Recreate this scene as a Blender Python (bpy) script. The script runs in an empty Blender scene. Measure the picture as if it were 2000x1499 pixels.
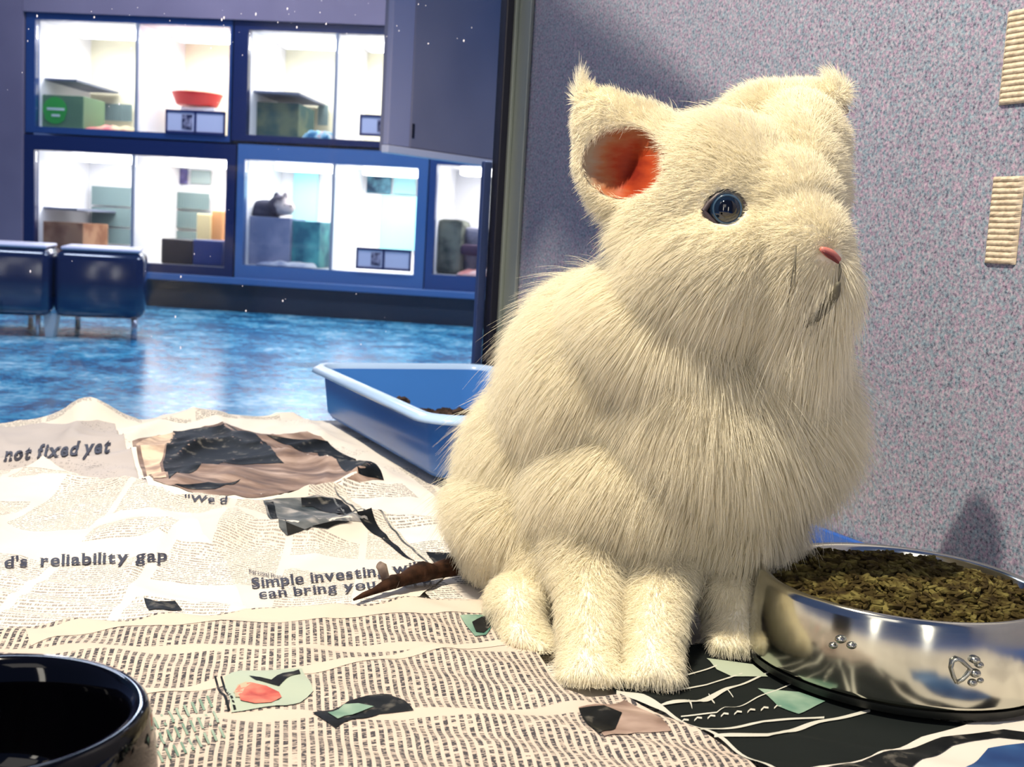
import bpy, bmesh, math, random
import numpy as np
from mathutils import Vector, Matrix, noise, kdtree
from mathutils.geometry import delaunay_2d_cdt
random.seed(7); rng = np.random.default_rng(7)
scn = bpy.context.scene
COL = scn.collection
# ------------------------------------------------------------------ camera
H = 0.20; F = 2300.0; PITCH = math.atan(280/F); ROLL = 0.0576
fwd = Vector((0, math.cos(PITCH), -math.sin(PITCH)))
r0 = Vector((1, 0, 0)); u0 = Vector((0, math.sin(PITCH), math.cos(PITCH)))
CR = math.cos(ROLL)*r0 + math.sin(ROLL)*u0
CU = math.cos(ROLL)*u0 - math.sin(ROLL)*r0
EYE = Vector((0, 0, H))
cd = bpy.data.cameras.new('camera'); cam = bpy.data.objects.new('camera', cd); COL.objects.link(cam)
M = Matrix((( CR.x, CU.x, -fwd.x, EYE.x), (CR.y, CU.y, -fwd.y, EYE.y), (CR.z, CU.z, -fwd.z, EYE.z), (0, 0, 0, 1)))
cam.matrix_world = M
cd.sensor_width = 36; cd.lens = 36*F/2000; cd.clip_start = 0.01; cd.clip_end = 100
cd.dof.use_dof = True; cd.dof.focus_distance = 0.6; cd.dof.aperture_fstop = 26
scn.camera = cam
def ray(px, py):
    return (fwd*F + CR*(px-1000) - CU*(py-749.5))/F
def at(px, py, Y):
    d = ray(px, py); return EYE + d*(Y/d.y)
def fl(px, py, z=0.0):
    d = ray(px, py); return EYE + d*((z-H)/d.z)
def proj(p):
    q = Vector(p)-EYE; w = q.dot(fwd)
    return (1000+q.dot(CR)/w*F, 749.5-q.dot(CU)/w*F)
S = lambda Y: Y/F            # metres per pixel at depth Y
# ------------------------------------------------------------------ materials
def new_mat(name):
    m = bpy.data.materials.new(name); m.use_nodes = True
    return m, m.node_tree, m.node_tree.nodes['Principled BSDF']
def pm(name, col, rough=0.5, metal=0.0, spec=0.5, emit=None, est=1.0, sss=0.0):
    m, nt, b = new_mat(name)
    b.inputs['Base Color'].default_value = (*col, 1); b.inputs['Roughness'].default_value = rough
    b.inputs['Metallic'].default_value = metal; b.inputs['Specular IOR Level'].default_value = spec
    if emit: b.inputs['Emission Color'].default_value = (*emit, 1); b.inputs['Emission Strength'].default_value = est
    return m
class NT:
    def __init__(s, nt): s.nt = nt
    def n(s, t, **k):
        x = s.nt.nodes.new(t)
        for a, v in k.items(): setattr(x, a, v)
        return x
    def put(s, sock, v):
        if isinstance(v, bpy.types.NodeSocket): s.nt.links.new(v, sock)
        elif v is not None: sock.default_value = v
    def m(s, op, a, b=None, c=None):
        x = s.n('ShaderNodeMath', operation=op); s.put(x.inputs[0], a)
        if b is not None: s.put(x.inputs[1], b)
        if c is not None: s.put(x.inputs[2], c)
        return x.outputs[0]
    def mix(s, f, a, b):
        x = s.n('ShaderNodeMix', data_type='RGBA'); s.put(x.inputs[0], f); s.put(x.inputs[6], a); s.put(x.inputs[7], b)
        return x.outputs[2]
    def noise(s, vec, scale, detail=2, rough=0.5):
        x = s.n('ShaderNodeTexNoise'); s.put(x.inputs['Vector'], vec)
        x.inputs['Scale'].default_value = scale; x.inputs['Detail'].default_value = detail; x.inputs['Roughness'].default_value = rough
        return x
    def xyz(s, a, b, c=0.0):
        x = s.n('ShaderNodeCombineXYZ'); s.put(x.inputs[0], a); s.put(x.inputs[1], b); s.put(x.inputs[2], c); return x.outputs[0]
    def sep(s, v):
        x = s.n('ShaderNodeSeparateXYZ'); s.put(x.inputs[0], v); return x.outputs
    def ramp(s, f, stops, interp='LINEAR'):
        x = s.n('ShaderNodeValToRGB'); s.put(x.inputs[0], f); e = x.color_ramp; e.interpolation = interp
        while len(e.elements) < len(stops): e.elements.new(0.5)
        for i, (p, c) in enumerate(stops): e.elements[i].position = p; e.elements[i].color = (*c, 1)
        return x.outputs[0]
    def obj(s): return s.n('ShaderNodeTexCoord').outputs['Object']
    def gen(s): return s.n('ShaderNodeTexCoord').outputs['Generated']
    def uv(s): return s.n('ShaderNodeTexCoord').outputs['UV']
def noisy(name, stops, scale, rough=0.5, metal=0.0, detail=3, spec=0.12, bump=0.0, stretch=None):
    m, nt, b = new_mat(name); N = NT(nt)
    v = N.obj()
    if stretch:
        mp = N.n('ShaderNodeMapping'); N.put(mp.inputs[0], v); mp.inputs['Scale'].default_value = stretch; v = mp.outputs[0]
    t = N.noise(v, scale, detail)
    N.put(b.inputs['Base Color'], N.ramp(t.outputs[0], stops))
    b.inputs['Roughness'].default_value = rough; b.inputs['Metallic'].default_value = metal; b.inputs['Specular IOR Level'].default_value = spec
    if bump:
        bp = N.n('ShaderNodeBump'); bp.inputs['Strength'].default_value = bump; bp.inputs['Distance'].default_value = 0.001
        N.put(bp.inputs['Height'], t.outputs[0]); N.put(b.inputs['Normal'], bp.outputs[0])
    return m
def glass_mat(name, tint=(0.97, 0.98, 1.0), refl=1.0):
    m = bpy.data.materials.new(name); m.use_nodes = True; nt = m.node_tree; nt.nodes.clear(); N = NT(nt)
    tr = N.n('ShaderNodeBsdfTransparent'); tr.inputs[0].default_value = (*tint, 1)
    gl = N.n('ShaderNodeBsdfGlossy'); gl.inputs['Roughness'].default_value = 0.02
    fr = N.n('ShaderNodeFresnel'); fr.inputs[0].default_value = 1.45
    mx = N.n('ShaderNodeMixShader'); N.put(mx.inputs[0], N.m('MULTIPLY', fr.outputs[0], refl))
    nt.links.new(tr.outputs[0], mx.inputs[1]); nt.links.new(gl.outputs[0], mx.inputs[2])
    o = N.n('ShaderNodeOutputMaterial'); nt.links.new(mx.outputs[0], o.inputs[0]); return m
# ------------------------------------------------------------------ object helpers
def tag(o, label=None, cat=None, group=None, kind=None):
    for k, v in (('label', label), ('category', cat), ('group', group), ('kind', kind)):
        if v: o[k] = v
    return o
def thing(name, loc, label, cat, group=None):
    o = bpy.data.objects.new(name, None); COL.objects.link(o); o.location = loc; o.empty_display_size = 0.02
    return tag(o, label, cat, group)
def root_of(o):
    while o.parent: o = o.parent
    return o
def link(name, me, mat, parent=None, smooth=False, base=None):
    """me in world coordinates; stored relative to the root's location (or to its own base)."""
    o = bpy.data.objects.new(name, me); COL.objects.link(o)
    if parent is not None:
        off = root_of(parent).location.copy(); o.parent = parent
    else:
        if base is None:
            cs = [v.co for v in me.vertices]
            lo = [min(c[i] for c in cs) for i in range(3)]; hi = [max(c[i] for c in cs) for i in range(3)]
            base = Vector(((lo[0]+hi[0])/2, (lo[1]+hi[1])/2, lo[2]))
        off = Vector(base); o.location = off
    me.transform(Matrix.Translation(-off))
    for m in (mat if isinstance(mat, (list, tuple)) else [mat]):
        if m: me.materials.append(m)
    if smooth: me.polygons.foreach_set('use_smooth', [True]*len(me.polygons))
    me.update(); return o
def obj(name, bm, mat, parent=None, smooth=False, base=None):
    me = bpy.data.meshes.new(name); bmesh.ops.recalc_face_normals(bm, faces=bm.faces); bm.to_mesh(me); bm.free()
    return link(name, me, mat, parent, smooth, base)
def BM(): return bmesh.new()
def hexa(bm, a, b, bevel=0.0, seg=2):
    """a: four bottom corners in order, b: four top corners."""
    v = [bm.verts.new(p) for p in list(a)+list(b)]
    fs = [bm.faces.new([v[i] for i in q]) for q in ((3, 2, 1, 0), (4, 5, 6, 7), (0, 1, 5, 4), (1, 2, 6, 5), (2, 3, 7, 6), (3, 0, 4, 7))]
    if bevel:
        es = list({e for f in fs for e in f.edges})
        bmesh.ops.bevel(bm, geom=es, offset=bevel, segments=seg, profile=0.5, affect='EDGES')
    return bm
def rbox(bm, o, ux, uy, x0, x1, y0, y1, z0, z1, bevel=0.0, seg=2):
    """box in a frame: origin o (x,y), unit axes ux, uy in plan."""
    P = lambda x, y, z: Vector((o[0]+ux[0]*x+uy[0]*y, o[1]+ux[1]*x+uy[1]*y, z))
    return hexa(bm, [P(x0, y0, z0), P(x1, y0, z0), P(x1, y1, z0), P(x0, y1, z0)], [P(x0, y0, z1), P(x1, y0, z1), P(x1, y1, z1), P(x0, y1, z1)], bevel, seg)
def tube(bm, pts, rad, seg=12, cap=True):
    rad = rad if isinstance(rad, (list, tuple)) else [rad]*len(pts)
    pts = [Vector(p) for p in pts]; rings = []
    n0 = None
    for i, p in enumerate(pts):
        t = (pts[min(i+1, len(pts)-1)]-pts[max(i-1, 0)]).normalized()
        if n0 is None: n0 = t.orthogonal().normalized()
        n0 = (n0-t*n0.dot(t)).normalized(); b = t.cross(n0)
        rings.append([bm.verts.new(p+(n0*math.cos(2*math.pi*k/seg)+b*math.sin(2*math.pi*k/seg))*rad[i]) for k in range(seg)])
    for a, b in zip(rings, rings[1:]):
        for k in range(seg): bm.faces.new((a[k], a[(k+1) % seg], b[(k+1) % seg], b[k]))
    if cap: bm.faces.new(rings[0][::-1]); bm.faces.new(rings[-1])
    return bm
def lathe(bm, c, prof, seg=96):
    rings = []
    for r, z in prof:
        if r < 1e-5: rings.append([bm.verts.new((c[0], c[1], z))])
        else: rings.append([bm.verts.new((c[0]+r*math.cos(2*math.pi*k/seg), c[1]+r*math.sin(2*math.pi*k/seg), z)) for k in range(seg)])
    for a, b in zip(rings, rings[1:]):
        for k in range(seg):
            q = [a[k % len(a)], a[(k+1) % len(a)], b[(k+1) % len(b)], b[k % len(b)]]
            q = list(dict.fromkeys(q))
            if len(q) > 2: bm.faces.new(q)
    return bm
def ball(bm, c, rx, ry, rz, R=None, u=20, v=14):
    m = Matrix.Translation(c) @ (R.to_4x4() if R else Matrix.Identity(4)) @ Matrix.Diagonal((rx, ry, rz, 1))
    bmesh.ops.create_uvsphere(bm, u_segments=u, v_segments=v, radius=1, matrix=m); return bm
def struct(name, bm, mat, smooth=False):
    o = obj(name, bm, mat, None, smooth); o['kind'] = 'structure'; return o

# ------------------------------------------------------------------ kennel frame: corner, wall direction, glass direction
A25 = math.radians(25)
C = fl(968, 812); C2 = (C.x, C.y)
WD = (math.sin(A25), -math.cos(A25))      # along the side wall, towards the viewer
GD = (-math.cos(A25), -math.sin(A25))     # along the glass, to the left
OUT = (math.cos(A25), math.sin(A25))      # away from the kennel, into the side wall
BACK = (-math.sin(A25), math.cos(A25))    # away from the kennel, through the glass
def wall_pt(px, py, off=0.0):
    """pixel -> (t, z) on the side wall."""
    n = Vector((OUT[0], OUT[1], 0)); p0 = Vector((C.x, C.y, 0))-n*off; d = ray(px, py)
    k = (p0-EYE).dot(n)/d.dot(n); p = EYE+d*k
    return (p.x-C.x)*WD[0]+(p.y-C.y)*WD[1], p.z

# ---- speckled laminate
def laminate():
    m, nt, b = new_mat('speckled_laminate'); N = NT(nt); v = N.obj()
    n1 = N.noise(v, 520, 2, 0.7); n2 = N.noise(v, 330, 2, 0.6); n3 = N.noise(v, 14, 3)
    base = N.ramp(n1.outputs[0], [(0.30, (0.06, 0.065, 0.095)), (0.42, (0.19, 0.20, 0.26)), (0.55, (0.28, 0.285, 0.345)), (0.72, (0.42, 0.41, 0.47))])
    tint = N.ramp(n2.outputs[0], [(0.35, (0.75, 1.0, 1.02)), (0.5, (1, 1, 1)), (0.66, (1.2, 0.88, 1.0))])
    mx = N.n('ShaderNodeMix', data_type='RGBA', blend_type='MULTIPLY'); mx.inputs[0].default_value = 1
    N.put(mx.inputs[6], base); N.put(mx.inputs[7], tint)
    N.put(b.inputs['Base Color'], mx.outputs[2]); b.inputs['Roughness'].default_value = 0.42
    b.inputs['Specular IOR Level'].default_value = 0.3
    return m
LAM = laminate()
bm = BM(); rbox(bm, C2, WD, OUT, -0.01, 1.9, 0.0, 0.03, -0.30, 1.15, 0.001, 1); struct('wall_right', bm, LAM)
# kennel floor pan (blue) with a low upstand along the wall
BLUEPAN = pm('blue_pan', (0.02, 0.10, 0.42), 0.35)
bm = BM(); rbox(bm, C2, WD, GD, 0.0, 1.9, 0.0, 1.25, -0.03, -0.004); struct('kennel_floor', bm, BLUEPAN)
bm = BM(); rbox(bm, C2, WD, GD, 0.02, 1.9, 0.001, 0.006, -0.004, 0.012, 0.001, 2)
struct('trim_1', bm, BLUEPAN)
# glass pane
GLASS = glass_mat('clear_glass', refl=0.75)
bm = BM(); rbox(bm, C2, GD, BACK, 0.015, 1.25, 0.0, 0.006, -0.02, 1.15); struct('window_1', bm, GLASS)
# plinth below the glass, outside
bm = BM(); rbox(bm, C2, GD, BACK, -0.03, 1.25, -0.001, 0.012, -0.25, -0.012); struct('trim_2', bm, pm('plinth_grey', (0.12, 0.15, 0.25), 0.5))
# corner post: alu channel (wall side), black gasket, blue-grey outer profile
POSTR = thing('corner_post', (C.x, C.y, -0.02), 'vertical metal corner post between the glass pane and the speckled wall', 'post')
ALU = noisy('dull_aluminium', [(0.3, (0.20, 0.23, 0.20)), (0.7, (0.34, 0.37, 0.33))], 9, 0.42, 0.6, stretch=(1, 1, 0.05))
BLK = pm('black_gasket', (0.004, 0.004, 0.012), 0.4)
OUTP = pm('outer_profile_blue', (0.07, 0.11, 0.26), 0.4, 0.3)
def gl_s(px, py):   # s along the glass line for a pixel
    n = Vector((BACK[0], BACK[1], 0)); p0 = Vector((C.x, C.y, 0)); d = ray(px, py); k = (p0-EYE).dot(n)/d.dot(n); p = EYE+d*k
    return (p.x-C.x)*GD[0]+(p.y-C.y)*GD[1]
s_a, s_b, s_c = gl_s(985, 0), gl_s(1018, 0), gl_s(1045, 0)
bm = BM(); rbox(bm, C2, GD, BACK, 0.0, s_a, -0.008, 0.010, -0.002, 1.15, 0.0015); obj('gasket', bm, BLK, POSTR)
t_al = wall_pt(1046, 0)[0]
bm = BM(); rbox(bm, C2, WD, GD, 0.0085, t_al, 0.0005, 0.005, -0.003, 1.15, 0.001)
rbox(bm, C2, WD, GD, 0.0085, 0.014, 0.005, 0.009, -0.003, 1.15, 0.0006)
obj('aluminium_channel', bm, ALU, POSTR)
bm = BM(); rbox(bm, C2, GD, BACK, s_a+0.0005, s_a+0.011, 0.0065, 0.014, -0.25, 0.285, 0.0015); obj('outer_profile', bm, OUTP, POSTR)

# webbing straps on the wall
STRAP = noisy('beige_webbing', [(0.3, (0.40, 0.33, 0.24)), (0.7, (0.66, 0.56, 0.43))], 260, 0.8, 0, 3)
def strap(pxl, pxr, pyt, pyb, label):
    t0, z1 = wall_pt(pxl, pyt); t0b, z0 = wall_pt(pxl-16, pyb); t1, _ = wall_pt(pxr, pyt)
    t0 = (t0+t0b)/2; bm = BM(); w = t1-t0; h = z1-z0; nr = int(h/0.0032)
    lean = 0.004
    prof = []
    for i in range(nr*4+1):
        z = z0+h*i/(nr*4); prof.append((z, 0.0016+0.0010*abs(math.sin(math.pi*i/4))))
    n = 10; grid = []
    for z, d in prof:
        row = []
        for k in range(n+1):
            x = t0+w*k/n+0.0006*noise.noise(Vector((z*300, k, 1)))*(k in (0, n)) + lean*(z-z0)/h*0
            dd = (d+0.0004*noise.noise(Vector((k*2.0, z*400, 0)))) if 0 < k < n else 0.0002
            row.append(bm.verts.new((C.x+WD[0]*x-OUT[0]*dd, C.y+WD[1]*x-OUT[1]*dd, z)))
        grid.append(row)
    for a, b in zip(grid, grid[1:]):
        for k in range(n): bm.faces.new((a[k], a[k+1], b[k+1], b[k]))
    bk = [[bm.verts.new((C.x+WD[0]*x-OUT[0]*-0.0, C.y+WD[1]*x, z)) for x in (t0, t1)] for z in (z0, z1)]
    bm.faces.new((bk[0][0], bk[0][1], bk[1][1], bk[1][0]))
    bm.faces.new(grid[0]+[bk[0][1], bk[0][0]]); bm.faces.new(grid[-1]+[bk[1][1], bk[1][0]])
    tag(obj('webbing_strap', bm, STRAP), label, 'strap', 'beige ribbed straps on the speckled wall')
strap(1968, 2050, 24, 206, 'beige ribbed strap on the speckled wall, the upper one cut off by the frame')
strap(1940, 2003, 346, 514, 'beige ribbed strap on the speckled wall, the lower one level with the rabbit eye')

# ------------------------------------------------------------------ newspaper surface
def sstep(a, b, x):
    t = min(1, max(0, (x-a)/(b-a))); return t*t*(3-2*t)
FLAT = []
def flat_at(px, py, r): p = fl(px, py); FLAT.append((p.x, p.y, r))
for q in ((1150, 1330, 0.030), (1275, 1330, 0.030), (1020, 1275, 0.030), (1440, 1270, 0.035), (1250, 1230, 0.06), (1100, 1200, 0.05), (1400, 1180, 0.06)): flat_at(*q)
BOWLC = (0.194, 0.556); FLAT.append((*BOWLC, 0.085))
BUMPS = []
def bump(px, py, h, rx, ry): p = fl(px, py); BUMPS.append((p.x, p.y, h, rx, ry))
bump(185, 838, 0.021, 0.030, 0.03); bump(425, 830, 0.009, 0.06, 0.05); bump(120, 900, 0.004, 0.03, 0.04)
bump(300, 1000, 0.010, 0.035, 0.045); bump(420, 1085, 0.010, 0.018, 0.04); bump(250, 1075, 0.007, 0.03, 0.03); bump(60, 1000, 0.006, .02, .04)
bump(680, 960, 0.008, 0.05, 0.04); bump(610, 1060, 0.004, .03, .05); bump(1110, 1362, 0.004, 0.03, 0.02)
def base_h(x, y):
    v = Vector((x, y, 0))
    wx = x+0.02*noise.noise(v*9+Vector((5, 0, 0))); wy = y+0.02*noise.noise(v*9+Vector((0, 7, 0)))
    left = 1-sstep(-0.12, 0.02, x)
    far = sstep(0.55, 0.68, y)
    r = 1-abs(noise.noise(Vector((wx*11, wy*8, 1.7))))*2.2
    r2 = 1-abs(noise.noise(Vector((wx*27, wy*19, 9.1))))*2.2
    h = (0.0016+0.0098*left*far)*max(0, r)**2 + (0.0005+0.0022*left*far)*max(0, r2)**2
    # long ripples of the front sheet, running across
    near = 1-far
    ph = (wy+0.28*wx)*2*math.pi/0.030
    h += near*0.0012*(1+math.sin(ph+1.2*noise.noise(v*6)))
    for bx, by, bh, rx, ry in BUMPS:
        h += bh*math.exp(-((x-bx)/rx)**2-((y-by)/ry)**2)
    k = 1.0
    for fx, fy, fr in FLAT:
        d = math.hypot(x-fx, y-fy); k = min(k, sstep(fr*0.75, fr*1.6, d))
    # tray zone and wall base
    t = (x-C.x)*WD[0]+(y-C.y)*WD[1]; s = (x-C.x)*GD[0]+(y-C.y)*GD[1]
    if s < 0.28: k = min(k, max(sstep(0.215, 0.255, s), sstep(0.50, 0.54, t)))
    return h*k
_hc = {}
def hh(x, y):
    return base_h(x, y)
LV = 0.0009
def surf(px, py, off=0.0):
    d = ray(px, py); z1 = 0.045
    k0 = (z1-H)/d.z; k1 = (-0.001-H)/d.z; n = 60; pk = k0
    for i in range(1, n+1):
        k = k0+(k1-k0)*i/n; p = EYE+d*k
        if p.z <= hh(p.x, p.y)+off:
            a, b = pk, k
            for _ in range(12):
                m = (a+b)/2; q = EYE+d*m
                if q.z <= hh(q.x, q.y)+off: b = m
                else: a = m
            p = EYE+d*b; return (p.x, p.y)
        pk = k
    return (p.x, p.y)
def clamp_glass(p):
    s_back = (p[0]-C.x)*BACK[0]+(p[1]-C.y)*BACK[1]
    if s_back > -0.004: p = (p[0]-BACK[0]*(s_back+0.004), p[1]-BACK[1]*(s_back+0.004))
    s_out = (p[0]-C.x)*OUT[0]+(p[1]-C.y)*OUT[1]
    if s_out > -0.009: p = (p[0]-OUT[0]*(s_out+0.009), p[1]-OUT[1]*(s_out+0.009))
    return p
def drape(poly, off, cell=0.005, name='x', uvang=0.0, worldpoly=False):
    pts = poly if worldpoly else [surf(a, b, off) for a, b in poly]
    pts = [clamp_glass(p) for p in pts]
    bd = []
    for i, p in enumerate(pts):
        q = pts[(i+1) % len(pts)]; L = math.hypot(q[0]-p[0], q[1]-p[1]); n = max(1, int(L/cell))
        for k in range(n): bd.append(Vector((p[0]+(q[0]-p[0])*k/n, p[1]+(q[1]-p[1])*k/n)))
    nb = len(bd); edges = [(i, (i+1) % nb) for i in range(nb)]
    xs = [p[0] for p in bd]; ys = [p[1] for p in bd]
    ins = []
    def inside(x, y):
        c = False; j = nb-1
        for i in range(nb):
            a, b = bd[i], bd[j]
            if (a.y > y) != (b.y > y) and x < (b.x-a.x)*(y-a.y)/(b.y-a.y)+a.x: c = not c
            j = i
        return c
    y = min(ys)+cell/2; r = 0
    while y < max(ys):
        x = min(xs)+(cell/2 if r % 2 else 0)
        while x < max(xs):
            if inside(x, y): ins.append(Vector((x, y)))
            x += cell
        y += cell*0.87; r += 1
    vs, es, fs, _, _, _ = delaunay_2d_cdt(bd+ins, edges, [], 1, 1e-6)
    bm = BM(); bv = [bm.verts.new((v.x, v.y, hh(v.x, v.y)+off)) for v in vs]
    uvl = bm.loops.layers.uv.new('UVMap'); ca, sa = math.cos(uvang), math.sin(uvang)
    for f in fs:
        try: fc = bm.faces.new([bv[i] for i in f])
        except ValueError: continue
        for l in fc.loops:
            x, y = l.vert.co.x, l.vert.co.y; l[uvl].uv = (x*ca+y*sa, -x*sa+y*ca)
    bmesh.ops.recalc_face_normals(bm, faces=bm.faces)
    if sum(f.normal.z for f in bm.faces) < 0: bmesh.ops.reverse_faces(bm, faces=bm.faces)
    return bm
def raw(name, bm, mat, parent=None, smooth=True):
    me = bpy.data.meshes.new(name); bm.to_mesh(me); bm.free(); return link(name, me, mat, parent, smooth)
INK = (0.035, 0.035, 0.045)
def paper(name, tint=(0.78, 0.72, 0.64), pitch=0.003, colw=0.045, seed=0.0, dens=0.5, blank=0.46, ink=0.8, para=0.03):
    m, nt, b = new_mat(name); N = NT(nt); u, v, _ = N.sep(N.uv())
    u = N.m('ADD', u, 10+seed); v = N.m('ADD', v, 10+seed*0.37)
    line = N.m('DIVIDE', v, pitch); li = N.m('FLOOR', line); lf = N.m('FRACT', line)
    inl = N.m('MULTIPLY', N.m('GREATER_THAN', lf, 0.22), N.m('LESS_THAN', lf, 0.78))
    c = N.m('DIVIDE', u, colw); cf = N.m('FRACT', c); ci = N.m('FLOOR', c)
    inc = N.m('MULTIPLY', N.m('GREATER_THAN', cf, 0.05), N.m('LESS_THAN', cf, 0.95))
    wn = N.noise(N.xyz(N.m('MULTIPLY', u, 1/(pitch*0.55)), N.m('MULTIPLY', li, 7.31), N.m('MULTIPLY', ci, 3.7)), 1.0, 2, 0.8).outputs[0]
    lt_ = N.noise(N.xyz(N.m('MULTIPLY', u, 1/(pitch*0.22)), N.m('MULTIPLY', li, 3.1), N.m('MULTIPLY', lf, 1.6)), 1.0, 1).outputs[0]
    word = N.m('MULTIPLY', N.m('GREATER_THAN', wn, dens-0.06), N.m('ADD', 0.35, N.m('MULTIPLY', N.m('GREATER_THAN', lt_, 0.45), 0.65)))
    blk = N.noise(N.xyz(N.m('MULTIPLY', ci, 2.3), N.m('FLOOR', N.m('DIVIDE', v, para)), seed), 1.7, 0).outputs[0]
    inb = N.m('GREATER_THAN', blk, blank)
    f = N.m('MULTIPLY', N.m('MULTIPLY', inl, inc), N.m('MULTIPLY', word, inb))
    f = N.m('MULTIPLY', f, ink)
    grime = N.noise(N.obj(), 22, 3).outputs[0]
    pc = N.ramp(grime, [(0.3, tuple(x*0.9 for x in tint)), (0.7, tint)])
    N.put(b.inputs['Base Color'], N.mix(f, pc, (*INK, 1)))
    b.inputs['Roughness'].default_value = 0.75; b.inputs['Specular IOR Level'].default_value = 0.15
    return m
def sheet(poly, level, ang, mat, label, worldpoly=False, cell=0.005):
    bm = drape(poly, level*LV, cell, uvang=ang, worldpoly=worldpoly)
    o = raw('newspaper_sheet', bm, mat); tag(o, label, 'newspaper', 'newspaper sheets lining the kennel floor')
    return o
def printed(name, poly, level, mat, parent, ang=0.0, cell=0.004, label=None, bumpup=0.35):
    bm = drape(poly, level*LV+0.0005*bumpup/0.35, cell, uvang=ang)
    o = raw(name, bm, mat, parent)
    if label: o['label'] = label
    return o
INKM = pm('print_ink', (0.015, 0.015, 0.03), 0.6)
SER = {'n': 'Lb Rb Lx', 'i': 'Cb Cx', 'l': 'Cb Ca', 'd': 'Rb Ra', 'b': 'La', 'f': 'Fb', 'x': 'Lb Rb Lx Rx', 'y': 'Lx Rx', 'v': 'Lx Rx', 'w': 'Lx Rx', 'r': 'Lb Lx',
       'm': 'Lb Cb Rb Lx', 'p': 'Ld Lx', 'u': 'Lx Rx Rb', 'g': 'Rx', 'a': 'Rb', 'W': 'La Ra', 'P': 'Lb La', 't': 'Cb'}
def glyph(ch, bold):
    cu = bpy.data.curves.new('t', 'FONT'); cu.body = ch; cu.size = 1; cu.offset = bold; cu.resolution_u = 3
    o = bpy.data.objects.new('t', cu); COL.objects.link(o)
    dg = bpy.context.evaluated_depsgraph_get(); me = bpy.data.meshes.new_from_object(o.evaluated_get(dg))
    bpy.data.objects.remove(o); bpy.data.curves.remove(cu); return me
def headline(parent, txt, a, b, hpx, level, name='headline', bold=0.012, up=None):
    """text with its baseline from pixel a to pixel b and cap height hpx, inked on the sheet."""
    bm = BM(); x = 0.0; cache = {}
    for ch in txt:
        if ch == ' ': x += 0.28; continue
        if ch not in cache: cache[ch] = glyph(ch, bold)
        me = cache[ch]; xs = [v.co.x for v in me.vertices]; g0, g1 = min(xs), max(xs)
        n0 = len(bm.verts); bm.from_mesh(me); bm.verts.ensure_lookup_table()
        for v in bm.verts[n0:]: v.co.x += x-g0
        w = g1-g0; ins = min(0.055, w/2)
        for sp in SER.get(ch, '').split():
            cx = x+{'L': ins, 'R': w-ins, 'C': w/2, 'F': w*.42}[sp[0]]; cy = {'b': 0.0, 'x': 0.50, 'a': 0.70, 'd': -0.19}[sp[1]]
            hw = 0.105; up_ = 0.045 if sp[1] in 'bd' else -0.045
            if sp[1] in 'xa' and sp[0] == 'L' and ch not in 'vwxyW': q0, q1 = cx-hw, cx+.03
            elif sp in ('Rb',) and ch in 'dua': q0, q1 = cx-.03, cx+hw
            else: q0, q1 = cx-hw, cx+hw
            bm.faces.new([bm.verts.new(p) for p in ((q0, cy, 0), (q1, cy, 0), (q1, cy+up_, 0), (q0, cy+up_, 0))])
        x += w+0.085
    for me in cache.values(): bpy.data.meshes.remove(me)
    bmesh.ops.triangulate(bm, faces=bm.faces)
    for _ in range(2):
        es = [e for e in bm.edges if e.calc_length() > 0.25]
        if es: bmesh.ops.subdivide_edges(bm, edges=es, cuts=1); bmesh.ops.triangulate(bm, faces=bm.faces)
    x0 = min(v.co.x for v in bm.verts); x1 = max(v.co.x for v in bm.verts)
    dx, dy = (b[0]-a[0]), (b[1]-a[1]); ux, uy = up or (0.25, -1.0)
    for v in bm.verts:
        t = (v.co.x-x0)/(x1-x0); k = v.co.y/0.70*hpx
        p = surf(a[0]+dx*t+ux*k, a[1]+dy*t+uy*k, level*LV)
        v.co = (p[0], p[1], hh(*p)+level*LV+0.0013)
    for f in bm.faces:
        f.normal_update()
        if f.normal.z < 0: f.normal_flip()
    return raw(name, bm, INKM, parent, False)

# sheets, lowest first -------------------------------------------------
P_plain = paper('newsprint_under', seed=1.3, pitch=0.0032, blank=0.52)
wl = lambda t, s: (C.x+WD[0]*t+GD[0]*s, C.y+WD[1]*t+GD[1]*s)
under = sheet([wl(0.02, 0.012), wl(0.02, 0.75), wl(0.85, 0.95), wl(1.25, 0.6), wl(1.25, 0.012)], 0, 0.3, P_plain,
      'lowest newspaper sheet, showing along the wall behind the steel bowl', True, 0.006)
P1 = paper('newsprint_grey', (0.50, 0.46, 0.45), 0.0040, 0.10, 4.1, 0.62, 0.60, 0.3)
s1 = sheet([(-60, 826), (60, 828), (150, 822), (190, 820), (225, 828), (262, 880), (300, 948), (200, 975), (-60, 985)], 1, 0.1, P1,
      'humped newspaper sheet headed not fixed yet, against the glass at far left')
P2 = paper('newsprint_border', (0.82, 0.76, 0.69), 0.004, 0.09, 7.7, 0.6, 0.62, 0.4)
s2 = sheet([(228, 838), (330, 822), (430, 812), (520, 820), (650, 826), (700, 860), (800, 930), (900, 1010), (620, 1015), (300, 1000), (262, 900)], 2, -0.2, P2,
      'newspaper sheet with a large dark animal photograph, in front of the glass')
P3b = paper('newsprint_side', (0.80, 0.74, 0.67), 0.0036, 0.07, 2.9, 0.48, 0.40, 0.75)
s5 = sheet([(640, 945), (672, 934), (760, 946), (786, 944), (900, 1020), (1010, 1120), (1010, 1190), (860, 1190), (740, 1090)], 3, 0.45, P3b,
      'newspaper sheet sticking out between the blue tray and the rabbit')
P4 = paper('newsprint_story', (0.74, 0.67, 0.59), 0.0028, 0.045, 12.2, 0.48, 0.42, 0.55)
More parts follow.
